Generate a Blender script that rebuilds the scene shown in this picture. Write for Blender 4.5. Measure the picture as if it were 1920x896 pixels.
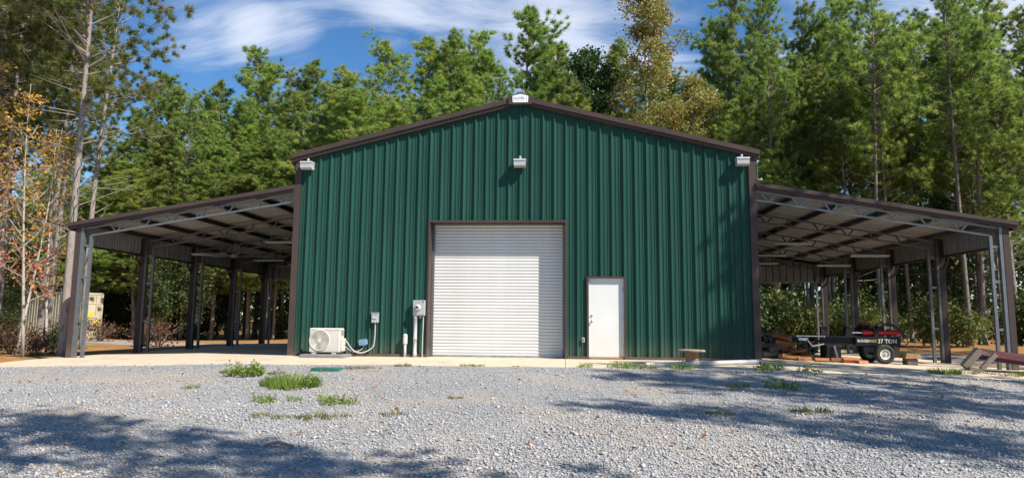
import bpy, math, random
import numpy as np
from mathutils import Vector, Matrix
R = math.radians
for o in list(bpy.data.objects): bpy.data.objects.remove(o, do_unlink=True)
scene = bpy.context.scene
col = scene.collection

# ------------------------------------------------------------------ camera
YAW, PITCH, ROLL = -0.072, 0.119, 0.009
cam = bpy.data.cameras.new('camera'); cam_o = bpy.data.objects.new('camera', cam); col.objects.link(cam_o)
F = Vector((math.sin(YAW)*math.cos(PITCH), math.cos(YAW)*math.cos(PITCH), math.sin(PITCH)))
r0 = Vector((math.cos(YAW), -math.sin(YAW), 0)); u0 = r0.cross(F)
RX = r0*math.cos(ROLL)+u0*math.sin(ROLL); UX = u0*math.cos(ROLL)-r0*math.sin(ROLL)
m = Matrix((RX, UX, -F)).transposed().to_4x4(); m.translation = Vector((1.10, -18.1, 0.949))
cam_o.matrix_world = m
cam.sensor_width = 36; cam.lens = 1290/1920*36; cam.clip_end = 3000; cam.clip_start = 0.05
scene.camera = cam_o
scene.render.resolution_x, scene.render.resolution_y = 1024, 477
scene.render.engine = 'CYCLES'

# ------------------------------------------------------------------ light
SUN_EL, SUN_AZ = 46.0, 57.0          # azimuth measured from the front wall's normal towards +x
sdir = Vector((math.sin(R(SUN_AZ))*math.cos(R(SUN_EL)), -math.cos(R(SUN_AZ))*math.cos(R(SUN_EL)), math.sin(R(SUN_EL))))
sl = bpy.data.lights.new('sun', 'SUN'); sl.energy = 5.0; sl.angle = R(0.53); sl.color = (1.0, 0.94, 0.84)
so = bpy.data.objects.new('sun', sl); col.objects.link(so); so.rotation_euler = sdir.to_track_quat('Z', 'Y').to_euler()
so.location = (20, -20, 30)
world = bpy.data.worlds.new('World'); scene.world = world; world.use_nodes = True
wn, wl = world.node_tree.nodes, world.node_tree.links; wn.clear()
def wnode(t, **k):
    n = wn.new(t)
    for a, b in k.items(): setattr(n, a, b)
    return n
sky = wnode('ShaderNodeTexSky', sky_type='NISHITA', sun_disc=False, sun_elevation=R(SUN_EL), sun_rotation=R(180-SUN_AZ),
            altitude=600, air_density=1.0, dust_density=0.35, ozone_density=3.5)
tc = wnode('ShaderNodeTexCoord')
sep = wnode('ShaderNodeSeparateXYZ'); wl.new(tc.outputs['Generated'], sep.inputs[0])
def wmath(op, a, b=None, c=None):
    n = wnode('ShaderNodeMath', operation=op)
    for i, v in enumerate((a, b, c)):
        if v is None: continue
        if isinstance(v, (int, float)): n.inputs[i].default_value = v
        else: wl.new(v, n.inputs[i])
    return n.outputs[0]
zz = wmath('ADD', wmath('MAXIMUM', sep.outputs[2], 0.0), 0.12)
comb = wnode('ShaderNodeCombineXYZ')
wl.new(wmath('DIVIDE', sep.outputs[0], zz), comb.inputs[0]); wl.new(wmath('DIVIDE', sep.outputs[1], zz), comb.inputs[1])
mp = wnode('ShaderNodeMapping'); mp.inputs['Rotation'].default_value = (0, 0, R(28)); mp.inputs['Scale'].default_value = (0.55, 1.5, 1)
wl.new(comb.outputs[0], mp.inputs[0])
n1 = wnode('ShaderNodeTexNoise'); n1.inputs['Scale'].default_value = 2.3; n1.inputs['Detail'].default_value = 9; n1.inputs['Roughness'].default_value = 0.6
n1.inputs['Distortion'].default_value = 0.9
wl.new(mp.outputs[0], n1.inputs['Vector'])
def blob(d, c0, c1, amp):            # a bank of cirrus in direction d
    v = wnode('ShaderNodeVectorMath', operation='DOT_PRODUCT'); wl.new(tc.outputs['Generated'], v.inputs[0])
    v.inputs[1].default_value = Vector(d).normalized()
    mr = wnode('ShaderNodeMapRange', interpolation_type='SMOOTHSTEP'); wl.new(v.outputs['Value'], mr.inputs[0])
    mr.inputs[1].default_value = math.cos(R(c0)); mr.inputs[2].default_value = math.cos(R(c1)); mr.inputs[3].default_value = 0; mr.inputs[4].default_value = amp
    return mr.outputs[0]
s = wmath('MULTIPLY', n1.outputs['Fac'], 1.5)
for b in ((-.12, .90, .43), 11, 1, .36), ((.06, .91, .40), 10, 1, .36), ((-.31, .85, .46), 9, 1, .22), ((-.45, .81, .385), 5.5, 0, .34), ((-.38, .86, .355), 4.5, 0, .30), \
         ((.42, .80, .42), 14, 2, .36), ((.60, .70, .40), 16, 2, .34):
    s = wmath('ADD', s, blob(*b))
mr = wnode('ShaderNodeMapRange', interpolation_type='SMOOTHSTEP'); wl.new(s, mr.inputs[0])
for i, v in ((1, .82), (2, 1.45), (3, 0), (4, .72)): mr.inputs[i].default_value = v
mix = wnode('ShaderNodeMixRGB'); wl.new(mr.outputs[0], mix.inputs[0])
hs = wnode('ShaderNodeHueSaturation'); hs.inputs['Saturation'].default_value = 1.22; hs.inputs['Value'].default_value = 2.0
wl.new(sky.outputs[0], hs.inputs['Color']); wl.new(hs.outputs[0], mix.inputs[1])
mix.inputs[2].default_value = (12.5, 13.2, 14.8, 1)
bg = wnode('ShaderNodeBackground'); bg.inputs[1].default_value = 0.05; wl.new(mix.outputs[0], bg.inputs[0])
wo = wnode('ShaderNodeOutputWorld'); wl.new(bg.outputs[0], wo.inputs[0])
scene.view_settings.view_transform = 'Standard'; scene.view_settings.look = 'None'
scene.view_settings.exposure = 0.65; scene.view_settings.gamma = 1
scene.cycles.max_bounces = 6; scene.cycles.diffuse_bounces = 4; scene.cycles.transparent_max_bounces = 6

# ------------------------------------------------------------------ materials
MATS = {}
def lin(c): return tuple((x/12.92 if x <= .04045 else ((x+.055)/1.055)**2.4) for x in c)
def mat(name, c, c2=None, rough=.6, metal=0., scale=4., detail=6., stretch=(1, 1, 1), bump=0., bscale=None, lo=.35, hi=.65, attr=None, trans=0., spec=.5, coords='Object', rnd=0., coat=0., extra=None):
    """noise-mixed two-colour principled material; attr: per-vertex float attribute picks along the ramp"""
    mt = bpy.data.materials.new(name); mt.use_nodes = True; nt = mt.node_tree; N, L = nt.nodes, nt.links
    b = N['Principled BSDF']; b.inputs['Roughness'].default_value = rough; b.inputs['Metallic'].default_value = metal
    b.inputs['Specular IOR Level'].default_value = spec; b.inputs['Coat Weight'].default_value = coat
    b.inputs['Base Color'].default_value = (*c, 1)
    t = N.new('ShaderNodeTexCoord'); mp = N.new('ShaderNodeMapping'); mp.inputs['Scale'].default_value = stretch; L.new(t.outputs[coords], mp.inputs[0])
    colour = None
    if c2 is not None:
        rp = N.new('ShaderNodeValToRGB')
        cs = [c, c2] if isinstance(c2[0], float) else [c]+list(c2)
        el = rp.color_ramp.elements
        while len(el) < len(cs): el.new(.5)
        for i, cc in enumerate(cs): el[i].position = lo+(hi-lo)*i/(len(cs)-1); el[i].color = (*cc, 1)
        if attr:
            a = N.new('ShaderNodeAttribute'); a.attribute_name = attr; L.new(a.outputs['Fac'], rp.inputs[0])
        else:
            n = N.new('ShaderNodeTexNoise'); n.inputs['Scale'].default_value = scale; n.inputs['Detail'].default_value = detail
            n.inputs['Roughness'].default_value = .6
            L.new(mp.outputs[0], n.inputs['Vector']); L.new(n.outputs['Fac'], rp.inputs[0])
        colour = rp.outputs[0]
        if rnd:
            oi = N.new('ShaderNodeObjectInfo'); h = N.new('ShaderNodeHueSaturation'); L.new(colour, h.inputs['Color'])
            m1 = N.new('ShaderNodeMapRange'); L.new(oi.outputs['Random'], m1.inputs[0]); m1.inputs[3].default_value = 1-rnd; m1.inputs[4].default_value = 1+rnd
            L.new(m1.outputs[0], h.inputs['Value'])
            m2 = N.new('ShaderNodeMath'); m2.operation = 'MULTIPLY'; m2.inputs[1].default_value = 7.31; L.new(oi.outputs['Random'], m2.inputs[0])
            m3 = N.new('ShaderNodeMath'); m3.operation = 'FRACT'; L.new(m2.outputs[0], m3.inputs[0])
            m4 = N.new('ShaderNodeMapRange'); L.new(m3.outputs[0], m4.inputs[0]); m4.inputs[3].default_value = .5-rnd*.06; m4.inputs[4].default_value = .5+rnd*.06
            L.new(m4.outputs[0], h.inputs['Hue']); colour = h.outputs[0]
        L.new(colour, b.inputs['Base Color'])
    if bump:
        n = N.new('ShaderNodeTexNoise'); n.inputs['Scale'].default_value = bscale or scale*3; n.inputs['Detail'].default_value = 5
        L.new(mp.outputs[0], n.inputs['Vector'])
        bp = N.new('ShaderNodeBump'); bp.inputs['Strength'].default_value = bump; bp.inputs['Distance'].default_value = .02
        L.new(n.outputs['Fac'], bp.inputs['Height']); L.new(bp.outputs[0], b.inputs['Normal'])
    if trans:
        out = N['Material Output']; tr = N.new('ShaderNodeBsdfTranslucent'); ms = N.new('ShaderNodeMixShader'); ms.inputs[0].default_value = trans
        if colour is not None: L.new(colour, tr.inputs[0])
        else: tr.inputs[0].default_value = (*c, 1)
        L.new(b.outputs[0], ms.inputs[1]); L.new(tr.outputs[0], ms.inputs[2]); L.new(ms.outputs[0], out.inputs['Surface'])
    if extra: extra(mt, N, L, b)
    MATS[name] = mt
    return mt

def dusty(c_dust, h0, h1, amt):
    """splash-back dirt that fades with height above the slab (object z)"""
    def f(mt, N, L, b):
        src = b.inputs['Base Color'].links[0].from_socket
        t = N.new('ShaderNodeTexCoord'); sp = N.new('ShaderNodeSeparateXYZ'); L.new(t.outputs['Object'], sp.inputs[0])
        mr = N.new('ShaderNodeMapRange'); L.new(sp.outputs[2], mr.inputs[0])
        mr.inputs[1].default_value = h1; mr.inputs[2].default_value = h0; mr.inputs[3].default_value = 0; mr.inputs[4].default_value = amt
        n = N.new('ShaderNodeTexNoise'); n.inputs['Scale'].default_value = 3; n.inputs['Detail'].default_value = 6; L.new(t.outputs['Object'], n.inputs['Vector'])
        mu = N.new('ShaderNodeMath'); mu.operation = 'MULTIPLY'; L.new(mr.outputs[0], mu.inputs[0]); L.new(n.outputs['Fac'], mu.inputs[1])
        mx = N.new('ShaderNodeMixRGB'); L.new(mu.outputs[0], mx.inputs[0]); L.new(src, mx.inputs[1]); mx.inputs[2].default_value = (*c_dust, 1)
        L.new(mx.outputs[0], b.inputs['Base Color'])
    return f
DUST = (.42, .30, .19)
mat('green_paint', (.017, .062, .047), (.024, .079, .060), rough=.42, scale=1.2, stretch=(3, 3, .25), spec=.12, bump=.04, bscale=1.5, extra=dusty(DUST, 0, .6, .22))
mat('brown_paint', (.062, .045, .041), (.076, .054, .048), rough=.45, spec=.15, scale=2.0, extra=dusty(DUST, 0, .3, .3))
mat('brown_shaded', (.035, .026, .024), (.05, .036, .032), rough=.5, spec=.15, scale=2.5)  # the brown trim paint darkened to carry the shade under the shelters
mat('white_door', (.66, .66, .645), (.71, .71, .69), rough=.4, scale=1.4, stretch=(1, 1, .4), extra=dusty((.55, .42, .28), 0, .9, .55))
mat('white_slat', (.60, .595, .57), (.67, .66, .64), rough=.38, scale=1.6, bump=.02, bscale=4)
mat('white_plastic', (.46, .465, .46), (.40, .40, .39), rough=.45, scale=6)
mat('beige_metal', (.60, .575, .51), (.53, .50, .44), rough=.5, scale=2.5, extra=dusty(DUST, 0, .25, .6))
mat('galvanised', (.125, .138, .147), (.19, .203, .212), rough=.42, metal=.45, scale=9, lo=.3, hi=.7)
mat('galvalume', (.23, .226, .218), (.31, .302, .29), rough=.5, metal=.25, scale=3, stretch=(1, .3, 1))
mat('skirt_panel', (.17, .172, .175), (.23, .23, .23), rough=.5, metal=.2, scale=3)
mat('galvanised_shaded', (.09, .09, .09), (.14, .14, .14), rough=.55, metal=.2, scale=6)  # galvanised steel of the rear frames, shelter shade put into the colour
mat('primer_shaded_steel', (.045, .04, .038), (.085, .075, .07), rough=.55, scale=5)  # purlin primer; also galvanised rear webs and channels, coloured dark for shade
mat('grey_box', (.36, .37, .37), (.44, .45, .45), rough=.5, metal=.2, scale=6)
mat('pvc_grey', (.48, .48, .47), (.58, .58, .57), rough=.5, scale=5)
mat('conduit', (.38, .38, .37), (.46, .46, .45), rough=.45, scale=7)
mat('blue_cover', (.10, .19, .28), (.16, .26, .35), rough=.4, scale=9)
mat('dark_gap', (.012, .012, .012), (.02, .02, .02), rough=.8)
mat('fan_grey', (.30, .29, .27), (.38, .37, .35), rough=.5, scale=9)
mat('fan_dark', (.13, .12, .11), (.17, .16, .15), rough=.5, scale=9)
mat('pad_plastic', (.17, .165, .165), (.23, .22, .22), rough=.7, scale=5)
mat('chrome', (.7, .7, .7), (.6, .6, .6), rough=.22, metal=1., scale=5)
mat('black_paint', (.010, .010, .011), (.018, .018, .018), rough=.4, spec=.2, scale=5)
mat('rubber', (.015, .015, .015), (.03, .029, .027), rough=.8, scale=12)
mat('red_paint', (.42, .012, .016), (.36, .01, .012), rough=.3, scale=6)
mat('white_paint', (.66, .65, .60), (.55, .53, .47), rough=.4, scale=7)
mat('gold_paint', (.50, .33, .10), (.45, .28, .08), rough=.4, scale=7)
mat('bare_steel', (.42, .43, .45), (.30, .30, .31), rough=.4, metal=.6, scale=6)
mat('split_wood', (.28, .105, .035), [(.38, .17, .065), (.21, .09, .04)], rough=.85, scale=5, stretch=(1, 6, 6), bump=.5, rnd=.25)
mat('grey_wood', (.12, .095, .075), [(.20, .165, .13), (.09, .07, .055)], rough=.9, scale=5, stretch=(1, 6, 6), bump=.5, rnd=.25)
mat('spool_wood', (.36, .27, .18), [(.46, .37, .26), (.28, .19, .11)], rough=.85, scale=4, stretch=(1, 8, 1), bump=.3)
mat('drum_wood', (.30, .16, .08), [(.36, .21, .12), (.24, .12, .06)], rough=.85, scale=4, stretch=(6, 6, 1), bump=.3)
mat('maroon_metal', (.10, .03, .033), (.16, .06, .06), rough=.35, scale=2, metal=.1)
mat('container_paint', (.52, .47, .35), [(.46, .41, .29), (.34, .29, .19)], rough=.6, scale=1.3, lo=.3, hi=.75)
mat('container_side', (.42, .38, .25), [(.52, .47, .33), (.28, .27, .15)], rough=.65, scale=1.0, lo=.3, hi=.75)
mat('yellow_label', (.75, .52, .02), (.7, .47, .02), rough=.5)
mat('plaque_white', (.80, .80, .80), (.74, .74, .75), rough=.4)
mat('plaque_grey', (.42, .45, .50), (.38, .40, .44), rough=.5)
mat('lens', (.42, .44, .44), (.48, .50, .50), rough=.2, scale=5)
mat('valve_green', (.02, .11, .07), (.03, .15, .10), rough=.55, scale=6)
mat('concrete', (.50, .40, .285), [(.60, .49, .36), (.44, .35, .25)], rough=.85, scale=1.6, lo=.3, hi=.7, bump=.12, bscale=40, coords='Object')
mat('bark', (.15, .125, .108), [(.26, .225, .20), (.07, .053, .045)], rough=.95, scale=9, stretch=(1, 1, .25), bump=1., bscale=12, lo=.3, hi=.72, rnd=.2)
mat('bark_dark', (.15, .118, .098), [(.25, .205, .18), (.085, .065, .053)], rough=.95, scale=8, stretch=(1, 1, .25), bump=1., bscale=12, lo=.3, hi=.72, rnd=.25)
mat('bark_pale', (.30, .27, .23), [(.40, .37, .32), (.18, .15, .12)], rough=.95, scale=6, stretch=(1, 1, .4), bump=.5, rnd=.2)
mat('needles', (.095, .165, .036), [(.175, .285, .054), (.29, .415, .08), (.42, .47, .11), (.40, .26, .09)], rough=.5, attr='v', lo=0., hi=1., trans=.48, rnd=.22)
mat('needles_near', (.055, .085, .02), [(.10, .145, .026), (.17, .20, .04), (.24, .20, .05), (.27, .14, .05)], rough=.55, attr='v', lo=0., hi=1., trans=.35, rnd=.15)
def leafmat(n, cs, rnd=.2, trans=.38): mat(n, cs[0], cs[1:], rough=.55, attr='v', lo=0., hi=1., trans=trans, rnd=rnd)
leafmat('leaf_oak', [(.022, .05, .012), (.04, .08, .018), (.065, .11, .026)])
leafmat('leaf_gum', [(.13, .17, .035), (.24, .25, .05), (.34, .27, .07), (.30, .18, .06)])
leafmat('leaf_maple', [(.38, .34, .05), (.50, .30, .05), (.52, .19, .09), (.48, .09, .08), (.28, .27, .06)], rnd=.12, trans=.45)
leafmat('leaf_bush', [(.09, .12, .025), (.19, .22, .045), (.32, .33, .08)])
leafmat('leaf_shrub', [(.03, .055, .014), (.065, .105, .026), (.12, .16, .04), (.15, .135, .045)], rnd=.3)
leafmat('leaf_dead', [(.09, .04, .022), (.15, .065, .035), (.20, .11, .055)])
leafmat('leaf_weed', [(.13, .22, .03), (.22, .33, .05), (.33, .40, .09)], rnd=.15)
leafmat('leaf_dry', [(.15, .17, .04), (.24, .21, .07), (.11, .17, .035)], rnd=.15)
leafmat('leaf_fallen', [(.25, .06, .03), (.30, .12, .05), (.16, .05, .03), (.34, .19, .09)], trans=.1)

def ground_mat():
    mt = bpy.data.materials.new('forest_floor'); mt.use_nodes = True; N, L = mt.node_tree.nodes, mt.node_tree.links; b = N['Principled BSDF']
    b.inputs['Roughness'].default_value = .95; b.inputs['Specular IOR Level'].default_value = .15
    t = N.new('ShaderNodeTexCoord')
    def noise(s, d=6):
        n = N.new('ShaderNodeTexNoise'); n.inputs['Scale'].default_value = s; n.inputs['Detail'].default_value = d; n.inputs['Roughness'].default_value = .65; L.new(t.outputs['Object'], n.inputs['Vector']); return n.outputs['Fac']
    def ramp(f, stops):
        r = N.new('ShaderNodeValToRGB'); L.new(f, r.inputs[0]); el = r.color_ramp.elements
        while len(el) < len(stops): el.new(.5)
        for i, (p, c) in enumerate(stops): el[i].position = p; el[i].color = (*c, 1)
        return r.outputs[0]
    straw = ramp(noise(2.2, 8), [(.3, (.20, .085, .035)), (.5, (.34, .165, .065)), (.7, (.44, .25, .11))])
    grass = ramp(noise(3.1, 8), [(.3, (.11, .115, .03)), (.6, (.23, .20, .06)), (.75, (.32, .25, .09))])
    mx = N.new('ShaderNodeMixRGB'); L.new(ramp(noise(.22, 4), [(.50, (0, 0, 0)), (.62, (1, 1, 1))]), mx.inputs[0]); L.new(straw, mx.inputs[1]); L.new(grass, mx.inputs[2])
    L.new(mx.outputs[0], b.inputs['Base Color'])
    bp = N.new('ShaderNodeBump'); bp.inputs['Strength'].default_value = .8; bp.inputs['Distance'].default_value = .06; L.new(noise(9), bp.inputs['Height']); L.new(bp.outputs[0], b.inputs['Normal'])
    return mt
def gravel_mat():
    mt = bpy.data.materials.new('gravel'); mt.use_nodes = True; N, L = mt.node_tree.nodes, mt.node_tree.links; b = N['Principled BSDF']
    b.inputs['Roughness'].default_value = .9; b.inputs['Specular IOR Level'].default_value = .25
    t = N.new('ShaderNodeTexCoord')
    v = N.new('ShaderNodeTexVoronoi'); v.inputs['Scale'].default_value = 34; v.inputs['Randomness'].default_value = 1; L.new(t.outputs['Object'], v.inputs['Vector'])
    sp = N.new('ShaderNodeSeparateColor'); L.new(v.outputs['Color'], sp.inputs[0])
    r = N.new('ShaderNodeValToRGB'); L.new(sp.outputs[0], r.inputs[0]); el = r.color_ramp.elements; el.new(.5); el.new(.8)
    for e, (p, c) in zip(el, ((0, (.17, .17, .17)), (.35, (.28, .278, .276)), (.75, (.37, .367, .363)), (1, (.50, .49, .48)))): e.position = p; e.color = (*c, 1)
    n = N.new('ShaderNodeTexNoise'); n.inputs['Scale'].default_value = .45; n.inputs['Detail'].default_value = 5; n.inputs['Roughness'].default_value = .65; L.new(t.outputs['Object'], n.inputs['Vector'])
    mr = N.new('ShaderNodeMapRange'); L.new(n.outputs['Fac'], mr.inputs[0])
    for i, q in ((1, .47), (2, .70), (3, 0), (4, .8)): mr.inputs[i].default_value = q
    mx = N.new('ShaderNodeMixRGB'); L.new(mr.outputs[0], mx.inputs[0]); L.new(r.outputs[0], mx.inputs[1]); mx.inputs[2].default_value = (.48, .37, .27, 1)
    L.new(mx.outputs[0], b.inputs['Base Color'])
    n2 = N.new('ShaderNodeTexNoise'); n2.inputs['Scale'].default_value = 40; n2.inputs['Detail'].default_value = 3; L.new(t.outputs['Object'], n2.inputs['Vector'])
    ad = N.new('ShaderNodeMath'); ad.operation = 'SUBTRACT'; L.new(n2.outputs['Fac'], ad.inputs[0]); L.new(v.outputs['Distance'], ad.inputs[1])
    bp = N.new('ShaderNodeBump'); bp.inputs['Strength'].default_value = 1; bp.inputs['Distance'].default_value = .025; L.new(ad.outputs[0], bp.inputs['Height']); L.new(bp.outputs[0], b.inputs['Normal'])
    return mt
MATS['forest_floor'] = ground_mat(); MATS['gravel'] = gravel_mat()
mat('stone', (.21, .21, .212), [(.29, .288, .286), (.375, .372, .368), (.48, .475, .47), (.46, .36, .26)], rough=.85, attr='v', lo=0, hi=1, spec=.3)

# ------------------------------------------------------------------ mesh builder
ORG = {}
class MB:
    def __init__(s): s.v = []; s.f = []
    def add(s, vs, fs):
        k = len(s.v); s.v += [tuple(v) for v in vs]; s.f += [tuple(i+k for i in f) for f in fs]; return s
    def box(s, x0, x1, y0, y1, z0, z1):
        return s.add([(x0,y0,z0),(x1,y0,z0),(x1,y1,z0),(x0,y1,z0),(x0,y0,z1),(x1,y0,z1),(x1,y1,z1),(x0,y1,z1)],
                     [(0,3,2,1),(4,5,6,7),(0,1,5,4),(1,2,6,5),(2,3,7,6),(3,0,4,7)])
    def cbox(s, x0, x1, y0, y1, z0, z1, c):
        """box with chamfered edges"""
        vs = []; idx = {}
        for ix, X in ((0, x0), (1, x1)):
            for iy, Y in ((0, y0), (1, y1)):
                for iz, Z in ((0, z0), (1, z1)):
                    sx, sy, sz = (1, -1)[ix], (1, -1)[iy], (1, -1)[iz]
                    for a, off in (('x', (0, c*sy, c*sz)), ('y', (c*sx, 0, c*sz)), ('z', (c*sx, c*sy, 0))):
                        idx[(ix, iy, iz, a)] = len(vs); vs.append((X+off[0], Y+off[1], Z+off[2]))
        g = lambda i, j, k, a: idx[(i, j, k, a)]
        fs = []
        for i in (0, 1): fs.append([g(i,0,0,'x'), g(i,1,0,'x'), g(i,1,1,'x'), g(i,0,1,'x')])
        for j in (0, 1): fs.append([g(0,j,0,'y'), g(1,j,0,'y'), g(1,j,1,'y'), g(0,j,1,'y')])
        for k in (0, 1): fs.append([g(0,0,k,'z'), g(1,0,k,'z'), g(1,1,k,'z'), g(0,1,k,'z')])
        for i in (0, 1):
            for j in (0, 1): fs.append([g(i,j,0,'x'), g(i,j,1,'x'), g(i,j,1,'y'), g(i,j,0,'y')])
        for i in (0, 1):
            for k in (0, 1): fs.append([g(i,0,k,'x'), g(i,1,k,'x'), g(i,1,k,'z'), g(i,0,k,'z')])
        for j in (0, 1):
            for k in (0, 1): fs.append([g(0,j,k,'y'), g(1,j,k,'y'), g(1,j,k,'z'), g(0,j,k,'z')])
        for i in (0, 1):
            for j in (0, 1):
                for k in (0, 1): fs.append([g(i,j,k,'x'), g(i,j,k,'y'), g(i,j,k,'z')])
        return s.add(vs, fs)
    def bar(s, p, q, w, h, up=(0, 0, 1)):
        """rectangular bar from p to q, w across, h along 'up'"""
        p, q = Vector(p), Vector(q); d = (q-p).normalized(); a = d.cross(Vector(up)).normalized()*w/2; b = a.cross(d).normalized()*h/2
        vs = [c+sa*a+sb*b for c in (p, q) for sa, sb in ((-1,-1),(1,-1),(1,1),(-1,1))]
        return s.add(vs, [(0,3,2,1),(4,5,6,7),(0,1,5,4),(1,2,6,5),(2,3,7,6),(3,0,4,7)])
    def tube(s, pts, rad, n=8, caps=True):
        pts = [Vector(p) for p in pts]; rad = rad if hasattr(rad, '__len__') else [rad]*len(pts)
        vs = []; fs = []; ref = None
        for i, p in enumerate(pts):
            d = (pts[min(i+1, len(pts)-1)]-pts[max(i-1, 0)]).normalized()
            if ref is None:
                ref = Vector((0, 0, 1)) if abs(d.z) < .9 else Vector((1, 0, 0))
            a = d.cross(ref).normalized(); b = a.cross(d); ref = b
            for k in range(n):
                t = 2*math.pi*k/n; vs.append(p+rad[i]*(a*math.cos(t)+b*math.sin(t)))
        for i in range(len(pts)-1):
            for k in range(n): fs.append((i*n+k, i*n+(k+1) % n, (i+1)*n+(k+1) % n, (i+1)*n+k))
        if caps: fs.append(tuple(range(n-1, -1, -1))); fs.append(tuple((len(pts)-1)*n+k for k in range(n)))
        return s.add(vs, fs)
    def lathe(s, prof, c, axis='z', n=20):
        """prof: (r, h) pairs turned about an axis through c"""
        c = Vector(c); vs = []; fs = []
        for r_, h in prof:
            for k in range(n):
                t = 2*math.pi*k/n; u, w = r_*math.cos(t), r_*math.sin(t)
                vs.append(c+(Vector((u, w, h)) if axis == 'z' else Vector((u, -h, w)) if axis == 'y' else Vector((h, u, w))))
        for i in range(len(prof)-1):
            for k in range(n): fs.append((i*n+k, i*n+(k+1) % n, (i+1)*n+(k+1) % n, (i+1)*n+k))
        if prof[0][0] > 1e-6: fs.append(tuple(range(n-1, -1, -1)))
        if prof[-1][0] > 1e-6: fs.append(tuple((len(prof)-1)*n+k for k in range(n)))
        return s.add(vs, fs)
    def prism(s, pts, off):
        """polygon pts swept by off"""
        n = len(pts); off = Vector(off); vs = [Vector(p) for p in pts]+[Vector(p)+off for p in pts]
        return s.add(vs, [tuple(range(n-1, -1, -1)), tuple(range(n, 2*n))]+[(i, (i+1) % n, n+(i+1) % n, n+i) for i in range(n)])
    def mesh(s, name, m, org=(0, 0, 0), smooth=False):
        me = bpy.data.meshes.new(name); ox, oy, oz = org
        me.from_pydata([(a-ox, b-oy, c-oz) for a, b, c in s.v], [], s.f); me.update()
        import bmesh
        bm = bmesh.new(); bm.from_mesh(me); bmesh.ops.recalc_face_normals(bm, faces=bm.faces); bm.to_mesh(me); bm.free()
        me.materials.append(MATS[m])
        if smooth: me.polygons.foreach_set('use_smooth', [True]*len(me.polygons))
        return me
    def build(s, name, m, parent=None, smooth=False):
        org = ORG.get(parent, (0, 0, 0)) if parent else (0, 0, 0)
        return link(name, s.mesh(name, m, org, smooth), parent)
    def top(s, name, m, base, label, cat, group=None, smooth=False):
        o = link(name, s.mesh(name, m, base, smooth)); o.location = base; ORG[o] = tuple(base); return tag(o, label, cat, group)
def link(name, me, parent=None, loc=None):
    o = bpy.data.objects.new(name, me); col.objects.link(o); o.parent = parent
    ORG[o] = ORG.get(parent, (0, 0, 0)) if parent else (0, 0, 0)
    if loc is not None: o.location = loc
    return o
def tag(o, label=None, cat=None, group=None, kind=None):
    if label: o['label'] = label
    if cat: o['category'] = cat
    if group: o['group'] = group
    if kind: o['kind'] = kind
    return o
def thing(name, loc, label, cat, group=None, rz=0, local=False):
    o = bpy.data.objects.new(name, None); col.objects.link(o); o.location = loc; o.rotation_euler = (0, 0, rz)
    o.empty_display_size = .2; ORG[o] = (0, 0, 0) if local else tuple(loc)
    return tag(o, label, cat, group)
def lettering(txt, size, m, parent, loc, rot, name='lettering', squash=1.0, bold=0.):
    cu = bpy.data.curves.new('txt', 'FONT'); cu.body = txt; cu.size = size; cu.extrude = .002; cu.offset = bold; cu.resolution_u = 2
    t = bpy.data.objects.new('txt', cu); col.objects.link(t); dg = bpy.context.evaluated_depsgraph_get()
    me = bpy.data.meshes.new_from_object(t.evaluated_get(dg)); bpy.data.objects.remove(t); me.name = name
    me.materials.clear(); me.materials.append(MATS[m])
    o = link(name, me, parent); o.location = loc; o.rotation_euler = rot; o.scale = (squash, 1, 1); return o

# ------------------------------------------------------------------ site heights
def smooth(a, b, x):
    t = max(0., min(1., (x-a)/(b-a))); return t*t*(3-2*t)
def slab_z(x, y):
    z = -.15*max(0., min(1., (abs(x)-6.1)/6.3))
    return z-.06*smooth(-.3, -3.3, y)
def ground_z(x, y):
    z = -.10-.13*smooth(5, 13, abs(x))
    z -= .034*max(0., -2.9-y)*(1 if y > -22 else 1)
    z += .25*smooth(12, 40, y)*math.sin(x*.09+1)+.10*math.sin(x*.21+y*.13)*smooth(14, 22, math.hypot(x, y-5))
    return max(z, -1.2)
def grid(name, xs, ys, fz, m, parent=None):
    nx, ny = len(xs), len(ys); v = [(x, y, fz(x, y)) for y in ys for x in xs]
    f = [(j*nx+i, j*nx+i+1, (j+1)*nx+i+1, (j+1)*nx+i) for j in range(ny-1) for i in range(nx-1)]
    me = bpy.data.meshes.new(name); me.from_pydata(v, [], f); me.materials.append(MATS[m]); me.polygons.foreach_set('use_smooth', [True]*len(f))
    return link(name, me, parent)
def span(a, b, n): return [a+(b-a)*i/n for i in range(n+1)]
xs = [-900, -300, -120]+span(-70, 70, 70)+[120, 300, 900]; ys = [-900, -300, -120]+span(-60, 80, 70)+[130, 300, 900]
# under the slab the ground dips so that no sheet cuts another
def gz2(x, y):
    z = ground_z(x, y)
    return z-.25 if abs(x) < 13.5 and -4.5 < y < 13 else z-.03 if y < -1 else z
tag(grid('ground', xs, ys, gz2, 'forest_floor'), kind='structure')
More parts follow.
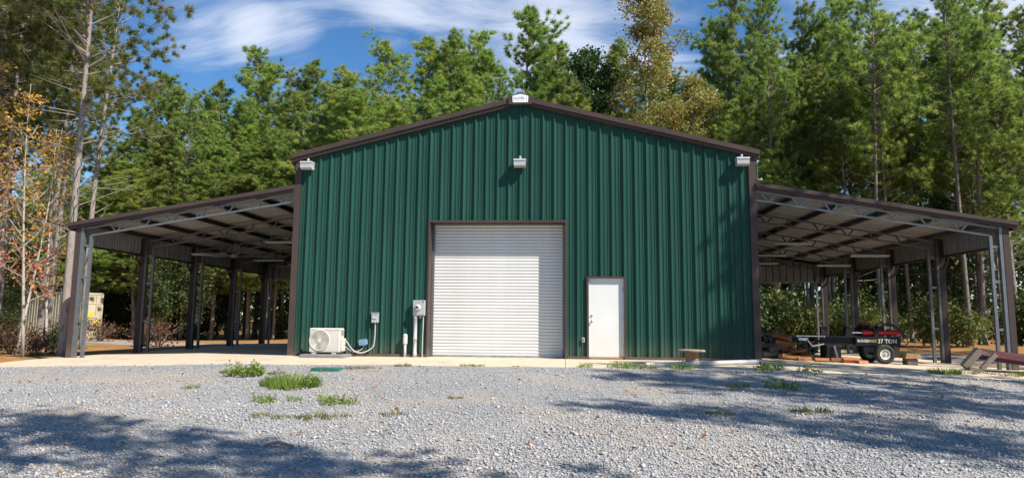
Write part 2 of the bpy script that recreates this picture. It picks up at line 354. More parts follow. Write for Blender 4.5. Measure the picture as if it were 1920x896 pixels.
# gravel yard in front: wavy edge laps over the slab's apron
def edge_y(x): return -2.75-.45*smooth(-2, -9, x)-.25*smooth(2, 6, x)+.10*math.sin(x*1.7)+.06*math.sin(x*4.3+1)-.15*smooth(-12, -15, x)
def yard():
    xs = span(-34, 34, 170); n = 60; v = []; f = []
    for j in range(n+1):
        t = (j/n)**1.6
        for x in xs:
            e = edge_y(x); y = e-t*(38+e)
            z = ground_z(x, y)+.012*math.sin(x*.9+y*.6)+.008*math.sin(2.3*x-1.7*y)
            k = smooth(-4.7, -3.45, y); z = z*(1-k)+(slab_z(x, y)+.012)*k if abs(x) < 12.9 else z+.03
            v.append((x, y, z))
    nx = len(xs)
    f = [(j*nx+i, (j+1)*nx+i, (j+1)*nx+i+1, j*nx+i+1) for j in range(n) for i in range(nx-1)]
    me = bpy.data.meshes.new('gravel_yard'); me.from_pydata(v, [], f); me.materials.append(MATS['gravel']); me.polygons.foreach_set('use_smooth', [True]*len(f))
    return tag(link('gravel_yard', me), kind='structure')
yard()
def yard_z(x, y):
    e = edge_y(x); z = ground_z(x, y)+.012*math.sin(x*.9+y*.6)+.008*math.sin(2.3*x-1.7*y)
    if y > e: return slab_z(x, y)
    k = smooth(-4.7, -3.45, y); return z*(1-k)+(slab_z(x, y)+.012)*k if abs(x) < 12.9 else z+.03
# gravel drive that loops behind and to the right
def ribbon(name, pts, w, m, dz):
    v = []; f = []; n = len(pts)
    for i, (x, y) in enumerate(pts):
        a = Vector(pts[min(i+1, n-1)])-Vector(pts[max(i-1, 0)]); a.normalize(); nrm = Vector((-a.y, a.x))
        ww = w*(1+.12*math.sin(i*1.9))
        for k in range(7):
            q = Vector((x, y))+nrm*ww*(k/6-.5); v.append((q.x, q.y, ground_z(q.x, q.y)+dz-.03*(abs(k/3-1)**3)))
    for i in range(n-1):
        for k in range(6): f.append((i*7+k, i*7+k+1, (i+1)*7+k+1, (i+1)*7+k))
    me = bpy.data.meshes.new(name); me.from_pydata(v, [], f); me.materials.append(MATS[m]); me.polygons.foreach_set('use_smooth', [True]*len(f))
    return tag(link(name, me), kind='structure')
def spline(ps, k=6):
    out = []
    for i in range(len(ps)-1):
        p0, p1, p2, p3 = [Vector(ps[max(0, min(len(ps)-1, j))]) for j in (i-1, i, i+1, i+2)]
        for q in range(k):
            t = q/k; out.append(tuple(.5*((2*p1)+(p2-p0)*t+(2*p0-5*p1+4*p2-p3)*t*t+(3*p1-p0-3*p2+p3)*t**3)))
    out.append(ps[-1]); return out
ribbon('gravel_drive', spline([(15.6, -14), (15.8, -6), (16.0, 0), (16.2, 6), (15, 12), (10.5, 15.8), (3, 16.6), (-6, 16), (-13, 14.6), (-19, 15.5), (-27, 19)]), 4.2, 'gravel', .03)
# slab: cast panels with open joints
slab = tag(link('concrete_slab', MB().box(-12.72, 12.72, -3.2, 12.6, -.42, -.30).mesh('concrete_slab', 'concrete')), kind='structure')
xc = [-12.75, -9.4, -6.1, -2.3, 1.2, 6.1, 9.4, 12.75]; yc = [-3.35, 0.0, 4.1, 8.2, 12.65]
xc[3] = -2.85
for i in range(len(xc)-1):
    for j in range(len(yc)-1):
        if -6.2 < (xc[i]+xc[i+1])/2 < 6.2 and j > 0: continue        # inside the building
        a, b, c, d = xc[i]+.006, xc[i+1]-.006, yc[j]+.006, yc[j+1]-.006
        P = MB(); nx, ny = 3, 8 if j == 0 else 2
        X, Y = span(a, b, nx), span(c, d, ny); n0 = nx+1
        P.add([(x, y, slab_z(x, y)) for y in Y for x in X]+[(x, y, -.31) for y in Y for x in X],
              [(q*n0+p, q*n0+p+1, (q+1)*n0+p+1, (q+1)*n0+p) for q in range(ny) for p in range(nx)])
        k = n0*(ny+1); rim = [p for p in range(n0)]+[q*n0+nx for q in range(1, ny+1)]+[ny*n0+p for p in range(nx-1, -1, -1)]+[q*n0 for q in range(ny-1, 0, -1)]
        P.f += [(rim[t], rim[(t+1) % len(rim)], rim[(t+1) % len(rim)]+k, rim[t]+k) for t in range(len(rim))]
        P.build('slab_panel', 'concrete', slab)
MB().box(-6.09, 6.09, .05, 12.6, -.3, -.005).build('slab_panel', 'concrete', slab)

# ------------------------------------------------------------------ ribbed sheet
FT = .3048
def rib_profile(n, h=.054):
    """one sheet of n feet: (u, height) pairs; major rib on every foot line, two minor ribs between"""
    out = []
    for k in range(n):
        b = k*FT
        out += [(b, h), (b+.011, h), (b+.040, 0), (b+.095, 0), (b+.104, .013), (b+.116, .013), (b+.125, 0), (b+.180, 0), (b+.189, .013), (b+.201, .013), (b+.210, 0), (b+FT-.040, 0), (b+FT-.011, h)]
    out.append((n*FT, h)); return out
EAVE, SL = 5.33, .2466            # wall top at the corner, roof pitch
def wall_top(x): return EAVE+(6.096-abs(x))*SL
DOOR = (-2.40, 1.20, 3.56); MAN = (1.80, 2.735, 2.10)
def front_sheet(x0, n, y, sgn, openings):
    P = MB(); pr = [(x0+u, h) for u, h in rib_profile(n)]
    pts = []
    for (a, ha), (b, hb) in zip(pr[:-1], pr[1:]):
        pts.append((a, ha))
        for q in sorted([e for o in openings for e in o[:2]]+[0.0]):
            if a+1e-6 < q < b-1e-6: pts.append((q, ha+(hb-ha)*(q-a)/(b-a)))
    pts.append(pr[-1])
    for (a, ha), (b, hb) in zip(pts[:-1], pts[1:]):
        z0 = .02; c = (a+b)/2
        for o in openings:
            if o[0] < c < o[1]: z0 = o[2]
        P.add([(a, y-sgn*ha, z0), (b, y-sgn*hb, z0), (b, y-sgn*hb, wall_top(b)), (a, y-sgn*ha, wall_top(a))], [(0, 1, 2, 3)])
    return P
bld = thing('metal_building', (0, 0, 0), 'large green ribbed metal workshop with brown trim and a white roll-up door', 'building')
k = -20
while k < 20:
    n = min(3, 20-k)
    front_sheet(k*FT, n, 0, 1, [DOOR, MAN]).build('wall_panel', 'green_paint', bld)
    k += n
# back and side walls
k = -20
while k < 20:
    n = min(3, 20-k); front_sheet(k*FT, n, 12.192, -1, []).build('wall_panel', 'green_paint', bld); k += n
for sgn in (-1, 1):
    k = 0
    while k < 40:
        n = min(3, 40-k); P = MB(); pr = rib_profile(n)
        for (a, ha), (b, hb) in zip(pr[:-1], pr[1:]):
            ya, yb = k*FT+a, k*FT+b; P.add([(sgn*(6.096+ha), ya, .02), (sgn*(6.096+hb), yb, .02), (sgn*(6.096+hb), yb, EAVE), (sgn*(6.096+ha), ya, EAVE)], [(0, 1, 2, 3)])
        P.build('wall_panel', 'green_paint', bld); k += n
# roof sheets
for sgn in (-1, 1):
    k = 0; y0 = -.06
    while k < 40:
        n = min(3, 40-k); P = MB(); pr = rib_profile(n); sc = 12.31/12.192
        for (a, ha), (b, hb) in zip(pr[:-1], pr[1:]):
            ya, yb = y0+(k*FT+a)*sc, y0+(k*FT+b)*sc; zt = wall_top(0)+.05; ze = EAVE+.05-.16*SL
            P.add([(sgn*6.256, ya, ze+ha), (sgn*6.256, yb, ze+hb), (0, yb, zt+hb), (0, ya, zt+ha)], [(0, 1, 2, 3)])
        P.build('roof_panel', 'galvalume', bld); k += n
# rake trim: upper box over a stepped lower return
def rake(P, xa, za, xb, zb, steps):
    for (y0, y1, t, b) in steps:
        P.prism([(xa, y0, za-b), (xb, y0, zb-b), (xb, y0, zb-t), (xa, y0, za-t)], (0, y1-y0, 0))
TOPZ = wall_top(0)+.155; EZ = TOPZ-6.27*SL
for yb, q in ((0, 1), (12.192, -1)):
    for sgn in (-1, 1):
        P = MB()
        rake(P, sgn*6.27, EZ, sgn*.26, TOPZ-.26*SL, [(yb-q*.16, yb+q*.04, 0, .125), (yb-q*.115, yb+q*.035, .122, .215)] if q == 1 else [(yb+.02, yb+.16, 0, .125), (yb+.025, yb+.115, .122, .215)])
        P.build('rake_trim', 'brown_paint', bld)
    P = MB(); Y = yb-q*.195
    P.prism([(-.31, Y, TOPZ-.25), (.31, Y, TOPZ-.25), (.33, Y, TOPZ-.03), (0, Y, TOPZ+.055), (-.33, Y, TOPZ-.03)], (0, q*.23, 0))
    cap = P.build('peak_cap', 'brown_paint', bld)
    if q == 1:
        S = MB().prism([(-.205, Y-.014, TOPZ-.20), (.205, Y-.014, TOPZ-.20), (.215, Y-.014, TOPZ-.03), (.19, Y-.014, TOPZ-.015), (0, Y-.014, TOPZ+.03), (-.19, Y-.014, TOPZ-.015), (-.215, Y-.014, TOPZ-.03)], (0, .016, 0))
        pl = S.build('name_plate', 'plaque_white', bld); pl['label'] = 'white name plate at the roof peak'
        lettering('ALLSTEEL', .085, 'plaque_grey', pl, (-.165, Y-.018, TOPZ-.105), (R(90), 0, 0), squash=.80)
        B = MB()
        for sx in (-.175, .175): B.box(sx-.006, sx+.006, Y-.018, Y-.0135, TOPZ-.165, TOPZ-.035)
        for i in range(9): B.box(-.14+i*.031, -.122+i*.031, Y-.018, Y-.0135, TOPZ-.152, TOPZ-.143)
        B.build('plate_marks', 'plaque_grey', pl)
# eave gutters along the sides
for sgn in (-1, 1):
    MB().box(sgn*6.135, sgn*6.27, -.02, 12.21, EZ-.20, EZ-.03).build('eave_trim', 'brown_paint', bld)
# corner trim, base trim
for sx in (-1, 1):
    for yb, q in ((0, -1), (12.192, 1)):
        P = MB(); P.box(sx*5.985, sx*6.165, yb+q*.056, yb+q*.066, .0, EZ-.13); P.box(sx*6.154, sx*6.166, yb-q*.10, yb+q*.065, .0, EZ-.13)
        P.build('corner_trim', 'brown_paint', bld)
for a, b in ((-5.985, DOOR[0]-.06), (DOOR[1]+.06, MAN[0]-.04), (MAN[1]+.04, 5.985)):
    MB().box(a, b, -.060, .01, .003, .072).build('base_trim', 'brown_paint', bld)
# roll-up door
rd = MB().box(DOOR[0]-.005, DOOR[1]+.005, .44, .46, -.004, DOOR[2]+.3).build('roll_up_door', 'white_slat', bld)
NS = 42; ph = DOOR[2]/NS
sp = MB(); n = 7
sec = [(-.012*math.sin(math.pi*i/n)**.8-(0 if i else 0), ph*.93*i/n) for i in range(n+1)]+[(.012, ph*.965), (.012, ph)]
W0, W1 = DOOR[0]+.01, DOOR[1]-.01
sp.add([(x, .40+d, h) for x in (W0, W1) for d, h in sec], [(i, i+1, len(sec)+i+1, len(sec)+i) for i in range(len(sec)-1)])
slat_me = sp.mesh('slat', 'white_slat', (0, 0, 0), True)
for i in range(NS): link('slat', slat_me, rd, (0, 0, .006+i*ph))
MB().box(W0, W1, .372, .438, .0, .055).build('bottom_bar', 'bare_steel', rd)
for sx, a in ((-1, DOOR[0]), (1, DOOR[1])):
    MB().box(a-sx*.004, a-sx*.065, .33, .385, .0, DOOR[2]).build('guide_rail', 'galvanised', rd)
fr = MB()
fr.box(DOOR[0]-.046, DOOR[0], -.066, .38, .0, DOOR[2]+.055); fr.box(DOOR[1], DOOR[1]+.046, -.066, .38, .0, DOOR[2]+.055)
fr.box(DOOR[0], DOOR[1], -.0665, .385, DOOR[2], DOOR[2]+.0548)
fr.build('door_trim', 'brown_paint', bld)
# walk-through door
md = MB().box(MAN[0]+.03, MAN[1]-.03, .025, .07, .055, MAN[2]-.03).build('door', 'white_door', bld)
MB().lathe([(.028, 0), (.028, .012), (.012, .016), (.012, .045), (.03, .05), (.032, .07), (.02, .082), (0, .084)], (MAN[0]+.095, .025, .97), 'y', 14).build('handle', 'chrome', md, True)
MB().lathe([(.03, 0), (.03, .02), (.022, .026), (0, .027)], (MAN[0]+.095, .025, 1.12), 'y', 14).build('deadbolt', 'chrome', md, True)
MB().box(MAN[0]+.032, MAN[1]-.032, -.03, .10, .012, .05).build('threshold', 'drum_wood', md)
for hz in (.35, 1.05, 1.8): MB().tube([(MAN[1]-.036, .019, hz-.05), (MAN[1]-.036, .019, hz+.05)], .009, 6).build('hinge', 'bare_steel', md)
fr = MB(); fr.box(MAN[0]-.04, MAN[0]+.012, -.064, .1, .0, MAN[2]+.035); fr.box(MAN[1]-.012, MAN[1]+.04, -.064, .1, .0, MAN[2]+.035); fr.box(MAN[0]+.012, MAN[1]-.012, -.0645, .1, MAN[2]-.012, MAN[2]+.0348)
fr.build('door_trim', 'brown_paint', bld)
fr = MB(); fr.box(MAN[0]+.012, MAN[0]+.03, -.0, .09, .052, MAN[2]-.012); fr.box(MAN[1]-.03, MAN[1]-.012, .0, .09, .052, MAN[2]-.012); fr.box(MAN[0]+.03, MAN[1]-.03, .0, .09, MAN[2]-.03, MAN[2]-.012)
fr.build('door_jamb', 'white_paint', md)
# rows of screws, too fine to pick apart
P = MB()
for z in (.16, 1.4, 2.6, 3.8, 5.0):
    for i in range(-20, 20):
        for u in (.075, .24):
            x = i*FT+u
            if z < wall_top(x)-.2 and not (DOOR[0]-.08 < x < DOOR[1]+.08 and z < DOOR[2]+.1) and not (MAN[0]-.06 < x < MAN[1]+.06 and z < MAN[2]+.06) and abs(x) < 5.95:
                P.add([(x-.007, -.006, z-.007), (x+.007, -.006, z-.007), (x+.007, -.006, z+.007), (x-.007, -.006, z+.007), (x, -.011, z)], [(0, 1, 4), (1, 2, 4), (2, 3, 4), (3, 0, 4)])
tag(P.build('screws', 'green_paint', bld), kind='stuff')
# downspout at the right corner, above the shelter roof
P = MB(); P.tube([(6.22, .06, 4.66), (6.22, .06, 5.13)], .035, 8); ds = P.top('downspout', 'green_paint', (6.22, .06, 4.66), 'short green downspout between the eave and the right shelter roof', 'downspout')
MB().tube([(6.22, .06, 5.10), (6.22, .05, 5.17), (6.26, .03, 5.21)], .042, 8).build('elbow', 'white_plastic', ds, True)
MB().tube([(6.22, .06, 4.70), (6.27, .0, 4.665), (6.33, -.03, 4.69)], [.03, .03, .036], 8).build('outlet_elbow', 'white_plastic', ds, True)

# ------------------------------------------------------------------ lean-to shelters
BAY = 3.048
LZ_IN, LZ_OUT, XI, XO = 4.575, 3.545, 6.15, 12.54
LS = (LZ_IN-LZ_OUT)/(XO-XI)
def lz(ax): return LZ_IN-(ax-XI)*LS
def shelter(s, label):
    t = thing('lean_to_shelter', (s*9.3, 6.1, -.05), label, 'shelter')
    X = lambda ax: s*ax
    # roof sheets, ribs run down the slope
    k = 0
    while k < 41:
        n = min(3, 41-k); P = MB(); pr = rib_profile(n)
        for (a, ha), (b, hb) in zip(pr[:-1], pr[1:]):
            ya, yb = -.09+k*FT+a, -.09+k*FT+b
            P.add([(X(XI), ya, lz(XI)-.045+ha), (X(XI), yb, lz(XI)-.045+hb), (X(XO), yb, lz(XO)-.045+hb), (X(XO), ya, lz(XO)-.045+ha)], [(0, 1, 2, 3)])
        P.build('roof_panel', 'galvalume', t); k += n
    # rake trims front and back, eave trim
    for yb, q in ((0, 1), (12.192, -1)):
        P = MB()
        st = [(-.13, .03, 0, .10), (-.085, .025, .098, .17)] if q == 1 else [(12.19, 12.35, -.005, .10), (12.2, 12.31, .098, .17)]
        rake(P, X(XI+.01), lz(XI+.01)+.012, X(XO+.03), lz(XO+.03)+.012, st); P.build('rake_trim', 'brown_paint', t)
    MB().box(X(XO-.02), X(XO+.05), .035, 12.185, lz(XO)-.19, lz(XO)-.02).build('eave_trim', 'brown_paint', t)
    # purlins
    for ax in (7.25, 8.45, 9.65, 10.85, 12.0):
        P = MB(); z = lz(ax)-.05
        P.box(X(ax)-.045, X(ax)+.045, .04, 12.16, z-.016, z-.012-.001); P.box(X(ax)-.045, X(ax)-.040, .04, 12.16, z-.12, z-.016); P.box(X(ax)-.045, X(ax)+.045, .04, 12.16, z-.124, z-.12)
        P.build('purlin', 'primer_shaded_steel', t)
    for i in range(5):
        y = i*BAY+(.06 if i == 0 else -.06 if i == 4 else 0)
        # open-web truss
        P = MB(); zt, zb = -.20, -.42
        P.bar((X(6.16), y, lz(6.16)+zt), (X(12.2), y, lz(12.2)+zt), .06, .045, (0, 0, 1)); P.bar((X(6.16), y, lz(6.16)+zb), (X(11.95), y, lz(11.95)+zb), .06, .045, (0, 0, 1))
        tr = P.build('truss', 'galvanised' if i == 0 else 'galvanised_shaded', t)  # only the front frame keeps its sunlit colour, rear ones are painted shaded
        ax = 6.5
        while ax < 11.9:
            W = MB()
            for d in (-.19, .19): W.bar((X(ax+d), y, lz(ax+d)+zt), (X(ax+d*.12), y, lz(ax)+zb), .045, .03, (0, 1, 0))
            W.build('web', 'primer_shaded_steel' if i else 'galvanised', tr); ax += .79
        # laced column: covered outer post, galvanised channel, inner tube, battens
        zb0 = slab_z(12.2, max(y, 0)); ztop = lz(12.3)-.10
        c = MB().box(X(12.385), X(12.235), y-.07, y+.07, zb0, ztop).build('column', 'brown_paint' if i == 0 else 'brown_shaded', t)
        P = MB(); P.box(X(12.232), X(12.15), y-.06, y-.055, zb0, ztop); P.box(X(12.232), X(12.15), y+.055, y+.06, zb0, ztop); P.box(X(12.155), X(12.15), y-.055, y+.055, zb0, ztop)
        P.build('channel', 'galvanised' if i == 0 else 'primer_shaded_steel', c)
        zi = slab_z(11.93, max(y, 0)); MB().box(X(11.995), X(11.92), y-.037, y+.037, zi+.012, lz(11.9)-.44).build('inner_tube', 'galvanised' if i == 0 else 'galvanised_shaded', c)
        MB().box(X(12.02), X(11.89), y-.06, y+.06, zi, zi+.012).build('base_plate', 'galvanised', c)
        for zz in (.85, 2.05, 2.93):
            MB().box(X(12.148), X(11.997), y-.025, y+.025, zz-.03, zz+.03).build('batten', 'galvanised', c)
        # knee trims where the skirt meets the column
        if i < 4 or True:
            for q in ((1,) if i == 0 else (-1,) if i == 4 else (-1, 1)):
                P = MB(); P.bar((X(12.36), y+q*.08, 2.62), (X(12.36), y+q*.36, 2.97), .05, .06, (1, 0, 0)); P.build('knee_brace', 'brown_shaded', t)
    # side skirt sheets and its bottom trim
    for i in range(4):
        ya, yb = i*BAY+.075, (i+1)*BAY-.075
        k = 0; L = yb-ya; ns = 3
        for j in range(ns):
            P = MB(); pr = rib_profile(3); sc = L/ns/(3*FT)
            for (a, ha), (b, hb) in zip(pr[:-1], pr[1:]):
                u, w = ya+L*j/ns+a*sc, ya+L*j/ns+b*sc
                P.add([(X(12.34+ha), u, 2.97), (X(12.34+hb), w, 2.97), (X(12.34+hb), w, lz(12.36)-.05), (X(12.34+ha), u, lz(12.36)-.05)], [(0, 1, 2, 3)])
            P.build('skirt_panel', 'skirt_panel', t)
        MB().box(X(12.33), X(12.386), ya, yb, 2.93, 2.985).build('skirt_trim', 'brown_shaded', t)
    # back skirt under the rear rake
    k = 0; L = 6.02; ns = 7
    for j in range(ns):
        P = MB(); pr = rib_profile(3); sc = L/ns/(3*FT)
        for (a, ha), (b, hb) in zip(pr[:-1], pr[1:]):
            u, w = 6.16+L*j/ns+a*sc, 6.16+L*j/ns+b*sc
            P.add([(X(u), 12.20+ha, 2.75), (X(w), 12.20+hb, 2.75), (X(w), 12.20+hb, lz(w)-.05), (X(u), 12.20+ha, lz(u)-.05)], [(0, 1, 2, 3)])
        P.build('skirt_panel', 'skirt_panel', t)
    MB().box(X(6.16), X(12.19), 12.16, 12.245, 2.70, 2.755).build('skirt_trim', 'galvanised', t)
    return t
shelter(-1, 'open lean-to shelter with ceiling fans, on the side with the outdoor air conditioner')
shelter(1, 'open lean-to shelter holding the log splitter and firewood')

# ------------------------------------------------------------------ things hung in the shelters
def strip_light(x, y, L, label):
    z = lz(abs(x))-.66
    t = thing('strip_light', (x, y, z), label, 'light', 'strip lights under the shelter roofs')
    P = MB(); P.cbox(x-L/2, x+L/2, y-.07, y+.07, z, z+.045, .01); P.build('housing', 'white_plastic', t)
    for dy in (-.04, .04): MB().tube([(x-L/2+.03, y+dy, z-.012), (x+L/2-.03, y+dy, z-.012)], .014, 8).build('tube', 'lens', t)
    for dx in (-L*.35, L*.35):
        MB().tube([(x+dx, y, z+.04), (x+dx, y, lz(abs(x+dx))-.06)], .006, 5).build('hanger', 'bare_steel', t)
for x, y in ((-11.0, 4.7), (-8.4, 4.7), (-10.4, 8.2), (-8.0, 8.2)): strip_light(x, y, 1.22, 'long twin-tube strip light hanging under the shelter with ceiling fans')
for x, y in ((11.0, 4.7), (8.6, 4.7), (11.2, 8.2), (8.9, 8.2), (7.4, 10.8), (9.4, 10.8)): strip_light(x, y, 1.22, 'long twin-tube strip light hanging above the firewood and log splitter')
def ceiling_fan(x, y, z, rad, nb, rot, label):
    t = thing('ceiling_fan', (x, y, z), label, 'ceiling fan', 'ceiling fans in the shelter')
    zr = lz(abs(x))-.17
    MB().tube([(x, y, z+.05), (x, y, zr)], .013, 8).build('downrod', 'fan_dark', t)
    MB().lathe([(.0, .09), (.05, .085), (.07, .03), (.03, 0)], (x, y, zr-.06), 'z', 14).build('canopy', 'white_plastic', t, True)
    MB().lathe([(.0, .10), (.06, .09), (.13, .06), (.14, .0), (.10, -.05), (0, -.07)], (x, y, z), 'z', 18).build('motor', 'fan_dark', t, True)
    for i in range(nb):
        a = rot+2*math.pi*i/nb; c, s_ = math.cos(a), math.sin(a); P = MB()
        pts = []
        for r_, w in ((.13, .03), (.22, .055), (rad*.6, .06), (rad, .05)):
            for sg in (-1, 1): pts.append((x+c*r_-s_*w*sg, y+s_*r_+c*w*sg, z+.02+.018*sg))
        P.add(pts+[(a_, b_, d_-.012) for a_, b_, d_ in pts], [(0, 1, 3, 2), (2, 3, 5, 4), (4, 5, 7, 6), (8, 10, 11, 9), (10, 12, 13, 11), (12, 14, 15, 13), (0, 2, 10, 8), (2, 4, 12, 10), (4, 6, 14, 12), (1, 9, 11, 3), (3, 11, 13, 5), (5, 13, 15, 7), (6, 7, 15, 14), (0, 8, 9, 1)])
        P.build('blade', 'galvanised', t)
ceiling_fan(-9.75, 4.0, 3.02, 1.15, 5, .25, 'five-blade ceiling fan on a long rod, near the front of the shelter')
ceiling_fan(-9.05, 8.6, 3.02, 1.15, 5, .7, 'five-blade ceiling fan on a long rod, deeper inside the shelter')
ceiling_fan(8.6, 8.7, 3.1, 1.1, 5, .4, 'five-blade ceiling fan hanging above the stacked firewood')

# ------------------------------------------------------------------ wall-mounted things
def wall_light(x, z, label):
    t = thing('wall_light', (x, -.035, z), label, 'light', 'floodlights along the top of the front wall')
    P = MB(); P.box(x-.10, x+.10, -.06, -.036, z-.09, z+.12); P.build('back_plate', 'grey_box', t)
    P = MB(); P.prism([(x-.165, -.062, z+.11), (x-.165, -.30, z+.10), (x-.165, -.31, z+.06), (x-.165, -.062, z+.05)], (.33, 0, 0)); P.build('housing', 'white_plastic', t)
    P = MB(); P.prism([(x-.155, -.062, z+.049), (x-.155, -.295, z+.055), (x-.155, -.285, z-.07), (x-.155, -.22, z-.11), (x-.155, -.062, z-.10)], (.31, 0, 0)); P.build('lens', 'lens', t)
    P = MB(); P.lathe([(.028, 0), (.03, .03), (.022, .045), (.034, .06), (.036, .085), (.02, .105), (0, .11)], (x-.0, -.12, z+.105), 'z', 12); P.build('photocell', 'white_plastic', t, True)
wall_light(-5.80, 5.10, 'white floodlight at the corner above the air conditioner')
wall_light(0.0, 5.12, 'white floodlight below the roof peak')
wall_light(5.80, 5.12, 'white floodlight at the corner next to the green downspout')

# electric meter
t = thing('electric_meter', (-2.62, -.05, 0.02), 'grey meter box on tall conduits beside the roll-up door', 'electric meter')
MB().cbox(-2.79, -2.475, -.165, -.037, 1.07, 1.48, .012).build('box', 'grey_box', t)
MB().cbox(-2.785, -2.48, -.182, -.166, 1.10, 1.475, .005).build('cover', 'grey_box', t)
MB().lathe([(.085, 0), (.085, .03), (.078, .035), (.078, .075), (.06, .105), (0, .115)], (-2.65, -.182, 1.29), 'y', 20).build('glass', 'lens', t, True)
MB().box(-2.685, -2.615, -.303, -.297, 1.275, 1.32).build('dial', 'black_paint', t)
MB().box(-2.53, -2.49, -.186, -.1825, 1.43, 1.45).build('tag', 'black_paint', t)
MB().lathe([(.055, 0), (.055, .12), (.047, .125), (.047, .45), (.052, .455), (.052, .50), (.047, .505), (.047, 1.0), (.055, 1.005), (.055, 1.075)], (-2.725, -.10, slab_z(0, 0)), 'z', 14).build('riser_pipe', 'conduit', t, True)
MB().tube([(-2.53, -.08, .0), (-2.53, -.08, .5), (-2.52, -.08, .98), (-2.52, -.08, 1.075)], .016, 8).build('ground_conduit', 'conduit', t)
MB().tube([(-2.60, -.08, 1.0), (-2.60, -.08, 1.075)], .022, 8).build('hub', 'white_plastic', t)
# stub-up
t = thing('pipe_stub', (-2.97, -.12, 0), 'short grey pipe stub with a rounded cap next to the meter', 'pipe')
MB().tube([(-2.98, -.12, -.01), (-2.98, -.12, .36)], .035, 12).build('pipe', 'pvc_grey', t, True)
MB().cbox(-3.035, -2.925, -.175, -.065, .31, .60, .03).build('cap', 'pvc_grey', t)
# disconnect and air conditioner
t = thing('disconnect_box', (-3.81, -.05, .9), 'small grey disconnect box with a pull handle on the green wall', 'electric box')
MB().cbox(-3.905, -3.715, -.13, -.037, .88, 1.13, .012).build('box', 'grey_box', t)
MB().cbox(-3.865, -3.755, -.15, -.131, .99, 1.03, .006).build('pull_handle', 'pvc_grey', t)
MB().cbox(-3.915, -3.705, -.14, -.036, 1.131, 1.15, .005).build('hood', 'grey_box', t)
pts = spline([(-3.80, -.085, .885), (-3.80, -.08, .70), (-3.81, -.085, .42), (-3.84, -.10, .26), (-3.98, -.16, .14), (-4.18, -.25, .10), (-4.34, -.32, .20), (-4.44, -.38, .36), (-4.50, -.42, .44)], 5)
MB().tube(pts, .017, 8).build('whip', 'conduit', t, True)
t = thing('line_set_cover', (-4.12, -.05, .30), 'small blue weather hood where pipes enter the green wall', 'pipe hood')
MB().prism([(-4.22, -.037, .44), (-4.02, -.037, .46), (-4.02, -.16, .40), (-4.22, -.16, .38)], (.03, -.015, -.10)).build('hood', 'blue_cover', t)
MB().tube(spline([(-4.12, -.06, .33), (-4.17, -.10, .22), (-4.30, -.2, .15), (-4.42, -.34, .22), (-4.50, -.42, .32)], 5), .014, 8).build('line', 'black_paint', t, True)
MB().tube(spline([(-4.08, -.08, .33), (-4.12, -.12, .20), (-4.28, -.22, .12), (-4.40, -.34, .18), (-4.50, -.42, .28)], 5), .012, 8).build('line', 'conduit', t, True)
t = thing('air_conditioner', (-4.95, -.50, 0), 'beige outdoor air conditioner unit with a round fan grille on a plastic pad', 'air conditioner')
AX0, AX1, AY0, AY1, AZ0, AZ1 = -5.36, -4.55, -.66, -.32, .115, .735
MB().cbox(-5.50, -4.36, -.92, -.20, -.012, .075, .012).build('pad', 'pad_plastic', t)
MB().cbox(AX0, AX1, AY0, AY1, AZ0, AZ1, .022).build('casing', 'beige_metal', t)
MB().box(AX0-.004, AX1+.004, AY0-.004, AY1+.004, AZ1-.055, AZ1-.045).build('lid_seam', 'fan_grey', t)
fc = (-5.085, AY0, .425)
MB().lathe([(.265, 0), (.275, .012), (.255, .018), (.245, .004)], fc, 'y', 40).build('fan_shroud', 'beige_metal', t, True)
g = MB().lathe([(.243, .003), (.0, .003)], fc, 'y', 32).build('fan_opening', 'fan_dark', t)
for i in range(3):
    a = .5+i*2.094; P = MB(); pts = []
    for r_, da in ((.04, -.35), (.13, -.5), (.225, -.42), (.235, .25), (.13, .28), (.04, .3)): pts.append((fc[0]+r_*math.cos(a+da), AY0-.0055, fc[2]+r_*math.sin(a+da)))
    P.prism(pts, (0, -.003, 0)); P.build('fan_blade', 'fan_grey', t)
P = MB()
for i in range(36):
    a = i*math.pi/18+.05; P.bar((fc[0]+.045*math.cos(a), AY0-.016, fc[2]+.045*math.sin(a)), (fc[0]+.25*math.cos(a+.12), AY0-.014, fc[2]+.25*math.sin(a+.12)), .0045, .0045, (0, 1, 0))
for rr in (.09, .14, .19, .23): P.tube([(fc[0]+rr*math.cos(q*math.pi/16), AY0-.016, fc[2]+rr*math.sin(q*math.pi/16)) for q in range(33)], .0025, 4)
P.lathe([(.05, .012), (.05, .02), (0, .022)], fc, 'y', 18); P.build('fan_grille', 'beige_metal', t)
MB().cbox(AX1, AX1+.06, AY0+.05, AY1-.03, AZ0+.03, AZ0+.36, .012).build('valve_cover', 'beige_metal', t)
for q in range(4): MB().box(AX1+.0005, AX1+.012, AY0+.06, AY1-.06, .56+q*.032, .575+q*.032).build('louvre', 'fan_grey', t)
for fx in (-5.22, -4.70): MB().box(fx-.05, fx+.05, AY0-.03, AY1+.03, .074, .117).build('foot', 'white_plastic', t)
# outlet cover by the walk door
t = thing('outlet_cover', (1.665, -.04, .49), 'small white outlet cover beside the walk-through door', 'outlet')
MB().cbox(1.63, 1.70, -.085, -.036, .43, .55, .008).build('cover', 'white_plastic', t)
MB().box(1.652, 1.678, -.090, -.0852, .455, .525).build('flap', 'dark_gap', t)

